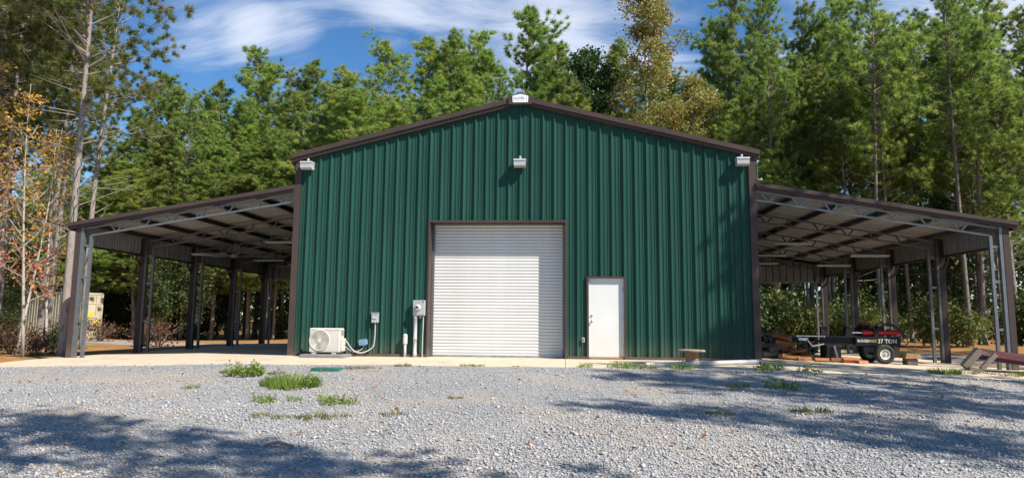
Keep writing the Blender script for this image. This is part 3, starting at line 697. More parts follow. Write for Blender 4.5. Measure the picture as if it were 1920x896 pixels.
# ------------------------------------------------------------------ loose things on the slab
sx_, sy_ = 4.20, -1.25; z0 = slab_z(sx_, sy_)
t = thing('cable_spool', (sx_, sy_, z0), 'small wooden cable spool standing like a stool before the green wall', 'spool')
MB().lathe([(.155, 0), (.15, .02), (.145, .27), (.155, .29)], (sx_, sy_, z0), 'z', 20).build('drum', 'drum_wood', t, True)
MB().lathe([(.30, .29), (.31, .295), (.31, .325), (.30, .33), (.04, .33), (.035, .30), (0, .30)], (sx_, sy_, z0), 'z', 32).build('flange', 'spool_wood', t)
pa, pb = (2.98, -2.35), (5.9, -1.05)
P = MB(); za, zb_ = slab_z(*pa)+.056, slab_z(*pb)+.056; P.tube([(pa[0], pa[1], za), (pb[0], pb[1], zb_)], .055, 14)
P.top('plastic_pipe', 'white_plastic', ((pa[0]+pb[0])/2, (pa[1]+pb[1])/2, slab_z(4.4, -1.8)), 'long white plastic pipe lying on the concrete along the wall', 'pipe', smooth=False)
# valve box lid
zl = yard_z(-3.72, -3.95); P = MB(); P.cbox(-4.02, -3.42, -4.12, -3.80, zl-.03, zl+.045, .012); P.top('valve_box', 'valve_green', (-3.72, -3.95, zl), 'flat green plastic valve box lid set in the gravel by weeds', 'valve box')

# ------------------------------------------------------------------ log splitter (axle along y, beam along x)
t = thing('log_splitter', (9.0, 1.45, slab_z(9.4, 1.4)), 'black towable log splitter with red cylinder and white wheel rims', 'log splitter')
zs = slab_z(9.6, 1.2)
P = MB(); P.box(8.15, 10.20, 1.36, 1.56, .60, .63); P.box(8.15, 10.20, 1.36, 1.56, .40, .43); P.box(8.15, 10.20, 1.445, 1.475, .42, .61); P.box(9.05, 10.22, 1.32, 1.358, .38, .60)
bm_ = P.build('beam', 'black_paint', t)
lettering('37 TON', .155, 'white_paint', bm_, (9.62-9.0, 1.316-1.45, .455-ORG[t][2]), (R(90), 0, 0), squash=.92, bold=.002)
lettering('RUGGED', .10, 'white_paint', bm_, (9.09-9.0, 1.316-1.45, .478-ORG[t][2]), (R(90), 0, 0), squash=.78, bold=.002)
lettering('MADE', .10, 'gold_paint', bm_, (9.405-9.0, 1.316-1.45, .478-ORG[t][2]), (R(90), 0, 0), squash=.70, bold=.002)
MB().tube([(9.28, 1.46, .73), (9.56, 1.46, .73)], .075, 16).build('cylinder_head', 'red_paint', t)
MB().tube([(9.66, 1.46, .73), (10.26, 1.46, .73)], .075, 16).build('cylinder', 'red_paint', t)
MB().cbox(9.55, 9.68, 1.36, 1.57, .62, .84, .01).build('cylinder_mount', 'black_paint', t)
MB().tube([(8.98, 1.46, .73), (9.29, 1.46, .73)], .033, 14).build('rod', 'chrome', t)
MB().prism([(8.80, 1.36, .63), (8.98, 1.36, .63), (8.98, 1.36, .86), (8.90, 1.36, .90), (8.84, 1.36, .88)], (0, .20, 0)).build('push_block', 'black_paint', t)
MB().prism([(8.18, 1.40, .63), (8.36, 1.44, .63), (8.36, 1.48, .63), (8.18, 1.52, .63)], (0, 0, .26)).build('wedge', 'black_paint', t)
P = MB()
for q in range(6): P.box(7.46, 8.16, 1.16+q*.11, 1.20+q*.11, .615, .635)
P.box(7.44, 7.48, 1.14, 1.78, .60, .64); P.box(8.14, 8.18, 1.14, 1.78, .60, .64); P.build('log_tray', 'bare_steel', t)
P = MB(); P.bar((7.50, 1.2, .55), (7.75, 1.2, .54), .03, .07); P.bar((7.72, 1.2, .54), (7.86, 1.2, .36), .03, .03); P.bar((7.86, 1.2, .36), (8.2, 1.3, .42), .03, .03); P.build('tray_bracket', 'bare_steel', t)
P = MB(); P.cbox(8.22, 8.62, 1.22, 1.68, zs+.02, .39, .02); P.build('hydraulic_tank', 'black_paint', t)
P = MB(); P.bar((8.42, 1.18, .38), (8.50, 1.12, zs+.03), .04, .04); P.box(8.42, 8.58, 1.05, 1.18, zs, zs+.02); P.build('jack_stand', 'bare_steel', t)
P = MB(); P.box(9.25, 10.05, 1.34, 1.70, .20, .378); P.box(9.60, 9.72, 1.12, 1.92, .13, .20); P.build('axle', 'black_paint', t)
for wy, q in ((1.06, -1), (1.98, 1)):
    wx = 9.66; w = MB().lathe([(.135, -.07), (.20, -.085), (.24, -.075), (.255, -.045), (.255, .045), (.24, .075), (.20, .085), (.135, .07), (.135, -.07)], (wx, wy, zs+.255), 'y', 36).build('wheel', 'rubber', t, True)
    MB().lathe([(.0, .022), (.03, .045), (.035, .06), (.05, .03), (.085, .025), (.105, .05), (.13, .062), (.142, .07), (.145, .05), (.135, -.06), (0, -.04)], (wx, wy, zs+.255), 'y', 30).build('rim', 'white_paint', w)
    for q2 in range(8):
        a = q2*math.pi/4; MB().lathe([(.012, .05), (.012, .0535), (0, .054)], (wx+.088*math.cos(a), wy, zs+.255+.088*math.sin(a)), 'y', 8).build('rim_hole', 'dark_gap', w)
    MB().lathe([(.03, .06), (.026, .082), (0, .086)], (wx, wy, zs+.255), 'y', 14).build('hub_cap', 'chrome', w, True)
P = MB(); P.cbox(9.30, 9.72, 1.66, 2.05, .60, .86, .03); P.cbox(9.36, 9.62, 1.70, 2.0, .855, .93, .02); P.build('engine', 'black_paint', t)
MB().tube([(9.74, 1.86, .70), (9.86, 1.86, .72), (9.98, 1.86, .72)], [.05, .075, .075], 12).build('muffler', 'bare_steel', t)
MB().cbox(9.40, 9.66, 1.72, 1.98, .925, .985, .02).build('fuel_tank', 'red_paint', t)
P = MB(); P.cbox(9.70, 9.90, 1.5, 1.66, .80, .92, .015); P.build('valve_block', 'black_paint', t)
MB().tube([(9.80, 1.5, .92), (9.72, 1.46, 1.05)], .011, 8).build('valve_lever', 'bare_steel', t)
for pts in ([(9.75, 1.42, .90), (9.95, 1.35, .98), (10.18, 1.30, .86), (10.34, 1.29, .62), (10.40, 1.30, .48), (10.30, 1.32, .38), (10.12, 1.36, .36)], [(9.45, 1.40, .82), (9.7, 1.34, .98), (10.0, 1.32, .93), (10.22, 1.36, .76), (10.25, 1.42, .73)], [(9.85, 1.55, .90), (10.05, 1.5, .97), (10.25, 1.45, .82), (10.33, 1.4, .60), (10.2, 1.4, .5)]):
    MB().tube(spline(pts, 6), .014, 8).build('hose', 'rubber', t, True)
MB().tube([(8.16, 1.46, .50), (7.9, 1.46, .44)], .03, 8).build('tongue', 'black_paint', t)

def log_piece(name, c, rz, tilt, L, r_, m, seed, label, cat, group, roll=0.):
    """a riven billet: bark arc and split faces"""
    rg = random.Random(seed); n = rg.choice((3, 4, 5)); a0 = rg.uniform(0, 6.28)
    cs = []
    for i in range(n):
        a = a0+2*math.pi*i/n+rg.uniform(-.25, .25); q = r_*rg.uniform(.8, 1.15); cs.append((q*math.cos(a), q*math.sin(a)))
    v = []
    for j, x in enumerate((-L/2, -L/6, L/6, L/2)):
        for (a, b) in cs: v.append((x+rg.uniform(-.012, .012), a*rg.uniform(.93, 1.07), b*rg.uniform(.93, 1.07)))
    f = [tuple(range(n-1, -1, -1)), tuple(3*n+i for i in range(n))]+[(j*n+i, j*n+(i+1) % n, (j+1)*n+(i+1) % n, (j+1)*n+i) for j in range(3) for i in range(n)]
    M = Matrix.Rotation(rz, 4, 'Z') @ Matrix.Rotation(tilt, 4, 'Y')
    P = MB(); P.add([M @ Vector(q) for q in v], f)
    lo_ = min(q[2] for q in P.v); o = link(name, P.mesh(name, m)); o.location = (c[0], c[1], c[2]-lo_); return tag(o, label, cat, group)
rg = random.Random(5)
LB = 'freshly split firewood billet in the loose heap at the building corner'
heap = [(7.0, 2.1, 0), (7.35, 1.9, 0), (7.6, 2.15, 0), (7.15, 2.45, 0), (7.5, 2.5, 0), (7.85, 1.75, 0), (8.05, 2.2, 0), (7.2, 2.2, .15), (7.5, 2.2, .16), (7.75, 2.0, .14), (7.35, 2.45, .17), (7.4, 2.25, .31), (7.6, 2.35, .30), (7.25, 2.4, .32), (7.42, 2.35, .45), (6.75, 2.3, 0), (6.9, 2.5, .15), (7.0, 2.3, .28)]
for i, (x, y, dz) in enumerate(heap):
    log_piece('firewood_log', (x, y, slab_z(x, y)+dz), rg.uniform(-.9, .9), rg.uniform(-.35, .35) if dz else rg.uniform(-.06, .06), rg.uniform(.38, .5), rg.uniform(.065, .10), 'split_wood' if rg.random() < .7 else 'grey_wood', 10+i, LB, 'firewood', 'loose heap of split firewood')
for i, (x, y, rz) in enumerate(((8.02, .98, .1), (7.62, 1.15, .25), (8.42, .92, -.2), (8.72, .86, .15), (8.98, .80, .6), (7.3, 1.25, -.3))):
    log_piece('firewood_log', (x, y, slab_z(x, y)), rz, .03, rg.uniform(.36, .46), rg.uniform(.055, .075), 'split_wood', 60+i, 'orange split billet lying flat on the concrete before the log splitter', 'firewood', 'billets in front of the log splitter')
# stacked rows deeper in the shelter
i = 0
for row, (yr, nx, nz) in enumerate(((3.2, 12, 6), (4.6, 9, 5))):
    for kz in range(nz):
        for kx in range(nx):
            x = 6.55+kx*.175+(kz % 2)*.08+rg.uniform(-.02, .02); y = yr+rg.uniform(-.05, .05)
            if kz > 3+1.5*math.sin(kx*.6+row): continue
            log_piece('firewood_log', (x, y, slab_z(x, y)+kz*.145), math.pi/2+rg.uniform(-.08, .08), 0, rg.uniform(.40, .48), rg.uniform(.075, .095), 'grey_wood', 200+i, 'weathered grey billet in the stacked firewood rows', 'firewood', 'stacked rows of firewood'); i += 1
for i, z in enumerate((0, .15, .29, .43)):
    log_piece('firewood_log', (8.72, 4.3, slab_z(8.7, 4.3)+z), .1*i, 0, .5, .085, 'grey_wood', 400+i, 'pale billet in the short stack behind the log splitter tray', 'firewood', 'short stack of billets')
t = thing('wood_block', (10.33, 1.05, slab_z(10.3, 1.0)), 'rusty brown chopping block with a slab on top beside the splitter wheel', 'wood block')
zk = slab_z(10.3, 1.0); MB().cbox(10.18, 10.46, .94, 1.22, zk, zk+.17, .02).build('base', 'grey_wood', t)
MB().prism([(10.12, .9, zk+.172), (10.54, .9, zk+.172), (10.50, .9, zk+.29), (10.16, .9, zk+.31)], (0, .34, .0)).build('slab', 'drum_wood', t)

# trestle of timber offcuts and maroon roofing sheets at the right front column
def timber(P, p, q, w, h): P.bar(p, q, w, h, (0, 1, 0))
zt = slab_z(10.8, -.9)
t = thing('timber_trestle', (10.85, -.95, zt), 'weathered timber trestle tilted on the slab edge by the red sheets', 'trestle')
P = MB(); timber(P, (10.56, -.95, zt+.10), (10.92, -.95, zt+.50), .15, .16); P.build('beam', 'grey_wood', t)
P = MB(); timber(P, (10.60, -1.06, zt+.07), (10.90, -1.10, zt+.03), .08, .14); P.build('foot', 'grey_wood', t)
P = MB(); timber(P, (10.86, -1.10, zt+.06), (11.24, -1.02, zt+.40), .10, .08); P.build('brace', 'grey_wood', t)
P = MB(); timber(P, (10.98, -.86, zt+.46), (11.34, -.90, zt+.28), .10, .10); P.build('rail', 'grey_wood', t)
for i in range(3):
    P = MB(); pr = rib_profile(3)
    A, Bv = Vector((11.16-.05*i, -.72+.05*i, zt+.37-.03*i)), Vector((13.6, -2.0+.1*i, -.16-.02*i))
    L_ = (Bv-A); side = Vector((.42, .90, .15)).normalized()
    for (a, ha), (b, hb) in zip(pr[:-1], pr[1:]):
        n_ = L_.cross(side).normalized(); n_ = n_ if n_.z > 0 else -n_
        va, vb = A+side*(a-.25)+n_*ha*.7, A+side*(b-.25)+n_*hb*.7
        P.add([va, vb, vb+L_, va+L_], [(0, 1, 2, 3)])
    P.top('roofing_sheet', 'maroon_metal', (12.2, -1.2, -.15), ('maroon ribbed roofing sheet on top of the pile leaning on the trestle', 'maroon ribbed roofing sheet in the middle of the leaning pile', 'maroon ribbed roofing sheet at the bottom of the leaning pile')[i], 'metal sheet', 'maroon roofing sheets')

# ------------------------------------------------------------------ shipping container beyond the left shelter
t = thing('shipping_container', (-30.6, 23.1, ground_z(-30.6, 23.1)), 'cream corrugated shipping container with yellow labels under the pines', 'container', rz=R(66), local=True)
CW, CL, CH = 2.44, 6.06, 2.75; P = MB()
for sx in (-1, 1):
    k = 0; pts = []
    while k*.278 < CL-.3:
        b = -CL/2+.15+k*.278; pts += [(b, 0), (b+.07, 0), (b+.105, .036), (b+.175, .036), (b+.21, 0)]; k += 1
    P2 = MB()
    for (a, ha), (b, hb) in zip(pts[:-1], pts[1:]): P2.add([(sx*(CW/2-ha), a, .15), (sx*(CW/2-hb), b, .15), (sx*(CW/2-hb), b, CH-.12), (sx*(CW/2-ha), a, CH-.12)], [(0, 1, 2, 3)])
    P2.build('side_wall', 'container_side', t)
MB().box(-CW/2+.05, CW/2-.05, -CL/2+.06, CL/2-.06, CH-.06, CH-.02).build('roof', 'container_side', t)
P = MB()
for sx in (-1, 1):
    for sy in (-1, 1): P.box(sx*(CW/2-.13), sx*(CW/2+.005), sy*(CL/2-.13), sy*(CL/2+.005), 0, CH)
    P.box(sx*(CW/2-.08), sx*CW/2, -CL/2+.13, CL/2-.13, CH-.12, CH); P.box(sx*(CW/2-.08), sx*CW/2, -CL/2+.13, CL/2-.13, 0, .15)
for sy in (-1, 1): P.box(-CW/2+.13, CW/2-.13, sy*(CL/2-.1), sy*CL/2, CH-.12, CH); P.box(-CW/2+.13, CW/2-.13, sy*(CL/2-.1), sy*CL/2, 0, .15)
P.build('frame', 'container_paint', t)
MB().box(-CW/2+.1, CW/2-.1, CL/2-.08, CL/2-.05, .15, CH-.12).build('end_wall', 'container_side', t)
for sx in (-1, 1):
    d = MB().box(sx*.012, sx*(CW/2-.14), -CL/2+.02, -CL/2+.07, .16, CH-.13).build('door', 'container_paint', t)
    for bx in (.32, .80): MB().tube([(sx*bx, -CL/2-.02, .1), (sx*bx, -CL/2-.02, CH-.08)], .02, 8).build('lock_rod', 'container_paint', d)
    for hz in (.5, 1.25, 2.1): MB().box(sx*.04, sx*1.0, -CL/2-.005, -CL/2+.019, hz-.03, hz+.03).build('door_rib', 'container_paint', d)
MB().box(.22, .62, -CL/2-.012, -CL/2-.006, 1.3, 1.58).build('label', 'yellow_label', t); MB().box(.70, .98, -CL/2-.012, -CL/2-.006, .72, 1.14).build('label', 'yellow_label', t)

# ------------------------------------------------------------------ vegetation
def np_mesh(name, V, Fc, m, v=None, smooth=False):
    me = bpy.data.meshes.new(name); V = np.asarray(V, np.float32); Fc = np.asarray(Fc, np.int32); nf, k = Fc.shape
    me.vertices.add(len(V)); me.vertices.foreach_set('co', V.ravel()); me.loops.add(nf*k); me.loops.foreach_set('vertex_index', Fc.ravel())
    me.polygons.add(nf); me.polygons.foreach_set('loop_start', np.arange(0, nf*k, k, dtype=np.int32)); me.polygons.foreach_set('loop_total', np.full(nf, k, np.int32))
    if v is not None: at = me.attributes.new('v', 'FLOAT', 'POINT'); at.data.foreach_set('value', np.asarray(v, np.float32))
    me.materials.append(MATS[m]); me.update(calc_edges=True)
    if smooth: me.polygons.foreach_set('use_smooth', [True]*nf)
    return me
def unit(a): return a/np.maximum(np.linalg.norm(a, axis=-1, keepdims=True), 1e-6)
def needle_mesh(name, pos, dirs, rng, m, n=16, length=.24, width=.022, vbias=None):
    """sprays of needles: n thin blades fanned round each shoot"""
    T = len(pos); d = unit(np.asarray(dirs)); pos = np.asarray(pos)
    rnd = unit(rng.normal(size=(T, n, 3))); rnd -= (rnd*d[:, None]).sum(-1, keepdims=True)*d[:, None]; rnd = unit(rnd)
    sp = rng.uniform(.35, 1.25, (T, n, 1)); nd = unit(d[:, None]*np.cos(sp)+rnd*np.sin(sp))
    ln = length*rng.uniform(.65, 1.1, (T, n, 1)); base = pos[:, None]-d[:, None]*rng.uniform(0, length*.75, (T, n, 1))
    sd = unit(np.cross(nd, unit(rng.normal(size=(T, n, 3)))))*width/2
    V = np.stack([base-sd, base+sd, base+nd*ln], 2).reshape(-1, 3)
    Fc = np.arange(len(V)).reshape(-1, 3)
    tv = np.clip(rng.normal(.42, .17, T) if vbias is None else vbias, 0, 1); v = np.repeat(np.clip(tv[:, None]+rng.normal(0, .06, (T, n)), 0, 1).reshape(-1), 3)
    return np_mesh(name, V, Fc, m, v)
def leaf_mesh(name, pos, rng, m, size=.12, tv=None, up=.5):
    """folded diamond leaves"""
    T = len(pos); pos = np.asarray(pos); nrm = unit(rng.normal(size=(T, 3))+np.array([0, 0, up])); a = unit(np.cross(nrm, rng.normal(size=(T, 3)))); b = np.cross(nrm, a)
    s_ = size*rng.uniform(.6, 1.3, (T, 1)); fold = nrm*s_*.18
    V = np.stack([pos-a*s_*.5, pos+b*s_*.36+fold, pos+a*s_*.5, pos-b*s_*.36+fold], 1).reshape(-1, 3)
    q = np.arange(T)[:, None]*4; Fc = np.concatenate([q+[0, 1, 2], q+[0, 2, 3]], 0)
    v = np.repeat(np.clip(rng.uniform(0, 1, T) if tv is None else tv, 0, 1), 4)
    return np_mesh(name, V, Fc, m, v)
def bend(rg, H, n=10, amp=.02):
    ax, ay, p1, p2 = rg.uniform(-amp, amp)*H, rg.uniform(-amp, amp)*H, rg.uniform(2, 4), rg.uniform(0, 6)
    f = lambda t: Vector((ax*math.sin(p1*t+p2)-ax*math.sin(p2), ay*math.cos(p1*t+p2)-ay*math.cos(p2), H*t)); return f
def make_pine(seed, H, cb, rad, dens, bark, needles, n=16, length=.24, width=.024, r0=None, dead=0, gap=.42, shape=.75, vb=.42, broken=0., per=3, flop=0.):
    rg = random.Random(seed); rng = np.random.default_rng(seed); f = bend(rg, H); P = MB(); r0 = r0 or H*.0068
    ts = [0, .02]+[i/14 for i in range(1, 15)]
    P.tube([f(t) for t in ts], [r0*1.35]+[max(.012, r0*(1-t)**.8) for t in ts[1:]], 8)
    pos, dr, sid = [], [], []; z = cb*H; lump = 1.; ph1, ph2 = rg.uniform(0, 6), rg.uniform(0, 6)
    while z < H-.25:
        t = (z-cb*H)/(H*(1-cb)); L = (rad*((1-t)**shape)*min(1, .5+t*2.6)+.25)*lump
        for b in range(rg.choice((3, 4, 4, 5))):
            if rg.random() < broken: continue
            a = rg.uniform(0, 6.283); l = L*rg.uniform(.55, 1.15)*(1+.28*math.sin(a+ph1+z*.5)+.18*math.sin(2*a+ph2-z*.8))+.12; el = R(8+50*t+rg.uniform(-12, 12))
            p0 = f(z/H)+Vector((0, 0, rg.uniform(-.15, .15))); out = Vector((math.cos(a), math.sin(a), 0)); pts = []
            for q in range(4):
                u = q/3; e = el+.35*u; pts.append(p0+out*(l*u*math.cos(el))+Vector((0, 0, l*u*math.sin(el)+.12*l*u*u)))
            P.tube(pts, [max(.012, .018*l**.6*1.3), .014, .010, .006], 4, False)
            nsp = max(2, int(dens*l))                     # leafy shoots, each ending in a round brush of needles
            for k in range(nsp):
                u = rg.uniform(.25, 1)**.7; i0 = min(2, int(u*3)); c = pts[i0].lerp(pts[i0+1], u*3-i0)
                w = .08+.26*l*(1-.55*u); side = Vector((rg.gauss(0, 1), rg.gauss(0, 1), rg.gauss(.2, .55))).normalized()
                e = c+side*w*rg.uniform(.4, 1.35)
                if per and k % 2 == 0 and w > .2: P.tube([c, e], [.008, .004], 3, False)
                for q in range(per): dd = Vector((rg.gauss(0, .55), rg.gauss(0, .55), rg.gauss(.45, .5)))+out*.35+side*.25; pos.append(e+dd*.05); dr.append(dd)
                sid += [rg.random()]*per
        z += gap*rg.uniform(.6, 1.4)*(1-.3*t); lump = rg.uniform(.7, 1.2)
    for k in range(5): pos.append(f(1)-Vector((0, 0, .14*k))); dr.append(Vector((0, 0, 1))); sid.append(.5)
    for k in range(dead):
        z = H*rg.uniform(.22, cb+.06); a = rg.uniform(0, 6.283); l = rg.uniform(.4, 1.9); out = Vector((math.cos(a), math.sin(a), rg.uniform(-.15, .5)))
        p0 = f(z/H); P.tube([p0, p0+out*l*.5+Vector((0, 0, rg.uniform(-.05, .1))), p0+out*l+Vector((rg.uniform(-.2, .2), rg.uniform(-.2, .2), rg.uniform(-.1, .25)))], [.02, .012, .005], 4, False)
    T = len(pos); vbias = np.clip(vb+(np.array(sid)-.5)*.55+rng.normal(0, .07, T), 0, .80); br = rng.random(T) < .03; vbias[br] = rng.uniform(.8, 1, br.sum())
    return P.mesh('trunk', bark, smooth=True), needle_mesh('crown', [tuple(p) for p in pos], [tuple(p) for p in dr], rng, needles, n, length, width, vbias)
def make_broad(seed, H, cb, rad, nleaf, size, leafm, bark, r0, top=.9, vfun=None, clump=.35, nb=26, lean=.02):
    rg = random.Random(seed); rng = np.random.default_rng(seed); f = bend(rg, H, amp=lean); P = MB(); ts = span(0, 1, 10)
    P.tube([f(t) for t in ts], [max(.008, r0*(1-t)**.85) for t in ts], 7); tips = []
    for b in range(nb):
        t = cb+(.97-cb)*(b+rg.random())/nb; q = (t-cb)/(1-cb); L = rad*(math.sin(math.pi*min(1, .18+q*.85))**.7)*rg.uniform(.6, 1.15); a = b*2.4+rg.uniform(-.6, .6); el = R(rg.uniform(20, 55))
        p0 = f(t); d = Vector((math.cos(a)*math.cos(el), math.sin(a)*math.cos(el), math.sin(el))); p1 = p0+d*L*.55; p2 = p0+d*L+Vector((0, 0, .15*L))
        P.tube([p0, p1, p2], [max(.01, r0*.35*(1-t)**.5), r0*.16+.004, .005], 4, False)
        for k in range(5):
            u = rg.uniform(.3, 1); c = p0.lerp(p2, u); e = c+Vector((rg.gauss(0, .3), rg.gauss(0, .3), rg.gauss(.1, .22)))*L*.55
            P.tube([c, e], [.010, .004], 3, False); tips += [e, c.lerp(e, .6)]
    tips = np.array([tuple(x) for x in tips]); idx = rng.integers(0, len(tips), nleaf); ctr = tips[idx]+rng.normal(0, clump, (nleaf, 3))*np.array([1, 1, .7])
    base = rng.uniform(0, 1, len(tips))[idx]; tv = np.clip(base*.7+rng.uniform(0, .4, nleaf)-.05, 0, 1)
    if vfun is not None: tv = vfun(ctr, tv)
    ctr[:, 2] = np.maximum(ctr[:, 2], .05)
    return P.mesh('trunk', bark, smooth=True), leaf_mesh('crown', ctr, rng, leafm, size, tv)
def make_bush(seed, H, rad, nleaf, size, leafm, bark='bark_dark', nst=9, vfun=None):
    rg = random.Random(seed); rng = np.random.default_rng(seed); P = MB(); tips = []
    for b in range(nst):
        a = b*2.4+rg.uniform(-.5, .5); l = rad*rg.uniform(.3, 1); h = H*rg.uniform(.55, 1); p = [Vector((math.cos(a)*.05, math.sin(a)*.05, -.05)), Vector((math.cos(a)*l*.4, math.sin(a)*l*.4, h*.6)), Vector((math.cos(a)*l, math.sin(a)*l, h))]
        P.tube(p, [.018, .012, .004], 4, False)
        for k in range(9):
            u = rg.uniform(.25, 1); c = p[0].lerp(p[1], u*2) if u < .5 else p[1].lerp(p[2], u*2-1); tips.append(c+Vector((rg.gauss(0, .16)*rad, rg.gauss(0, .16)*rad, rg.gauss(0, .1)*H)))
    tips = np.array([tuple(x) for x in tips]); idx = rng.integers(0, len(tips), nleaf); ctr = tips[idx]+rng.normal(0, .12*rad+.04, (nleaf, 3)); ctr[:, 2] = np.abs(ctr[:, 2])+.02
    base = rng.uniform(0, 1, len(tips))[idx]; tv = np.clip(base*.6+rng.uniform(0, .45, nleaf), 0, 1)
    return P.mesh('stems', bark, smooth=True), leaf_mesh('foliage', ctr, rng, leafm, size, tv, up=.8)
def plant(name, meshes, x, y, sc, label, cat, group, rz=None, parts=('trunk', 'crown'), z=None, sxy=None):
    o = thing(name, (x, y, ground_z(x, y)-.04 if z is None else z), label, cat, group, local=True); o.rotation_euler = (0, 0, rz if rz is not None else (x*12.9898+y*78.233) % 6.283)
    s2 = sxy or sc; o.scale = (s2, s2, sc)
    for nm, me in zip(parts, meshes): link(nm, me, o)
    return o
rv = random.Random(77)
# forest pines: full bushy, medium, and tall with bare lower trunks (all 18 m as modelled)
BUSHY = [make_pine(101+i, 18, .26, 3.1, 6.8, 'bark_dark', 'needles', n=16, length=.25, width=.021, gap=.46, shape=(.5, .65, .45, .58)[i], vb=.50, per=4) for i in range(4)]
MID = [make_pine(201+i, 18, .34, 2.8, 6.2, 'bark_dark', 'needles', n=16, length=.25, width=.021, gap=.52, dead=16, shape=(.5, .42, .6)[i], vb=.45, per=4) for i in range(3)]
BARE = [make_pine(301+i, 18, .52, 2.5, 5.6, 'bark_dark', 'needles', n=16, length=.25, width=.021, gap=.58, dead=26, shape=.45, vb=.42, per=4) for i in range(2)]
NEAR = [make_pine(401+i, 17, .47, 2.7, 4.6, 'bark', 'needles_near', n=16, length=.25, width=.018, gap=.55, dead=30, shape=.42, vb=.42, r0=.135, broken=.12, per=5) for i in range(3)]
SKY = [(-32.9, 30, 11.8), (-31.5, 30, 14.2), (-28.1, 28, 16.1), (-26.6, 29, 18.8), (-27.1, 33, 18.0), (-23.9, 30, 18.8), (-20.7, 27, 15.5), (-21.2, 31, 21.3), (-17.9, 28, 16.7), (-16.4, 29, 19.6), (-15.5, 32, 18.2), (-12.8, 29, 17.0), (-10.9, 28, 20.3), (-9.4, 31, 21.9), (-7.2, 29, 21.6), (-5.7, 32, 23.1), (-3.4, 27, 18.8), (-1.7, 29, 23.1), (.4, 31, 20.7), (2.2, 26, 17.2),
       (10.8, 30, 18.5), (12.9, 33, 23.3), (13.4, 29, 23.8), (16.2, 31, 25.1), (17.7, 29, 22.7), (21, 34, 23.6), (20.2, 28, 23.5), (24, 31, 22.6), (24.3, 28, 20.5), (27.5, 31, 22.5), (28.2, 29, 20.1), (29.3, 27, 22.8), (32.7, 30, 23.2), (8.4, 34, 21.3), (5.3, 36, 23.5)]
for i, (x, y, H) in enumerate(SKY):
    if x < -12: lab, grp, src = 'bushy green pine in the row behind the shelter with fans', 'pines behind the shelter with fans', BUSHY
    elif x < 9: lab, grp, src = 'green pine rising behind the workshop roof', 'pines behind the workshop roof', BUSHY
    else: lab, grp, src = 'tall green pine behind the shelter with the log splitter', 'pines behind the log splitter shelter', MID
    lab = {17: 'tallest pine, rising right behind the roof peak', 7: 'pine with the tallest thin spire behind the shelter with fans', 0: 'lowest bushy pine at the end of the row, nearest the cream container', 23: 'tallest pine in the row behind the log splitter shelter'}.get(i, lab)
    plant('pine_tree', src[i % len(src)], x, y, H/18, lab, 'tree', grp, sxy=min(H/18, 1.15)*(rv.uniform(1.15, 1.45) if x < 9 else rv.uniform(1.0, 1.3)))
# shorter bushy pines in front of them
for i in range(15):
    x = -31.5+i*2.45+rv.uniform(-.8, .8)
    plant('pine_tree', BUSHY[(i*3+1) % 4], x, 24.3+rv.uniform(-1.2, 1.2), (rv.uniform(11, 14) if x < -14 else rv.uniform(14, 17))/18, 'shorter bushy pine along the front edge of the wood', 'tree', 'shorter pines along the wood edge', sxy=rv.uniform(1.0, 1.3))
for i, (x, y, H) in enumerate(((11.5, 25.0, 15), (15.5, 26.0, 17), (19.0, 25.0, 16), (22.5, 26.0, 17), (26.0, 25.0, 17), (13.8, 24, 11))):
    plant('pine_tree', MID[i % 3], x, y, H/18, 'shorter yellow-green pine behind the shelter roof over the log splitter', 'tree', 'shorter pines behind the log splitter shelter', sxy=1.05)
# deeper rows
def row(y, x0, x1, step, h0, h1, sets, lab, grp):
    x = x0
    while x < x1:
        H = rv.uniform(h0, h1); src = rv.choice(sets); xx = x+rv.uniform(-.3, .3)*step
        plant('pine_tree', src, xx, y+rv.uniform(-2, 2), H/18, lab, 'tree', grp, sxy=rv.uniform(.85, 1.15)); x += step
row(35, -31, -2, 2.6, 15.5, 18.5, BUSHY+MID, 'pine deeper in the wood behind the shelter with fans', 'deeper pines left of the workshop')
row(40, -46, -2, 3.4, 14, 17, MID+BARE, 'pine deeper in the wood behind the shelter with fans', 'deeper pines left of the workshop')
row(46, -56, -2, 4.2, 15, 18, MID+BARE, 'pine deeper in the wood behind the shelter with fans', 'deeper pines left of the workshop')
row(24, 15, 24, 3.0, 17, 20, BARE, 'bare-trunked pine at the wood edge past the log splitter shelter', 'pines at the wood edge')
row(28, 13, 32, 1.9, 18, 21, BARE, 'bare-trunked pine at the wood edge past the log splitter shelter', 'pines at the wood edge')
row(27, -24, -6, 2.4, 14, 16, BARE, 'bare-trunked pine seen between the columns of the shelter with fans', 'bare trunks behind the shelter with fans')
row(38, 6, 42, 3.0, 19, 23, MID+BARE, 'pine deeper in the wood behind the log splitter shelter', 'deeper pines right of the workshop')
row(46, 0, 48, 3.8, 20, 25, MID+BARE, 'pine deeper in the wood behind the log splitter shelter', 'deeper pines right of the workshop')
for x, y, H in ((18.5, 21, 20), (22.8, 20.5, 21), (25.5, 24, 22), (-14.5, 25, 14), (-16.8, 24, 13), (-12.2, 24.5, 14), (-9.3, 25.5, 15)):
    plant('pine_tree', BARE[int(x) % 2], x, y, H/18, 'bare-trunked pine at the wood edge past the log splitter shelter' if x > 0 else 'bare-trunked pine seen between the columns of the shelter with fans', 'tree', 'pines at the wood edge' if x > 0 else 'bare trunks behind the shelter with fans')
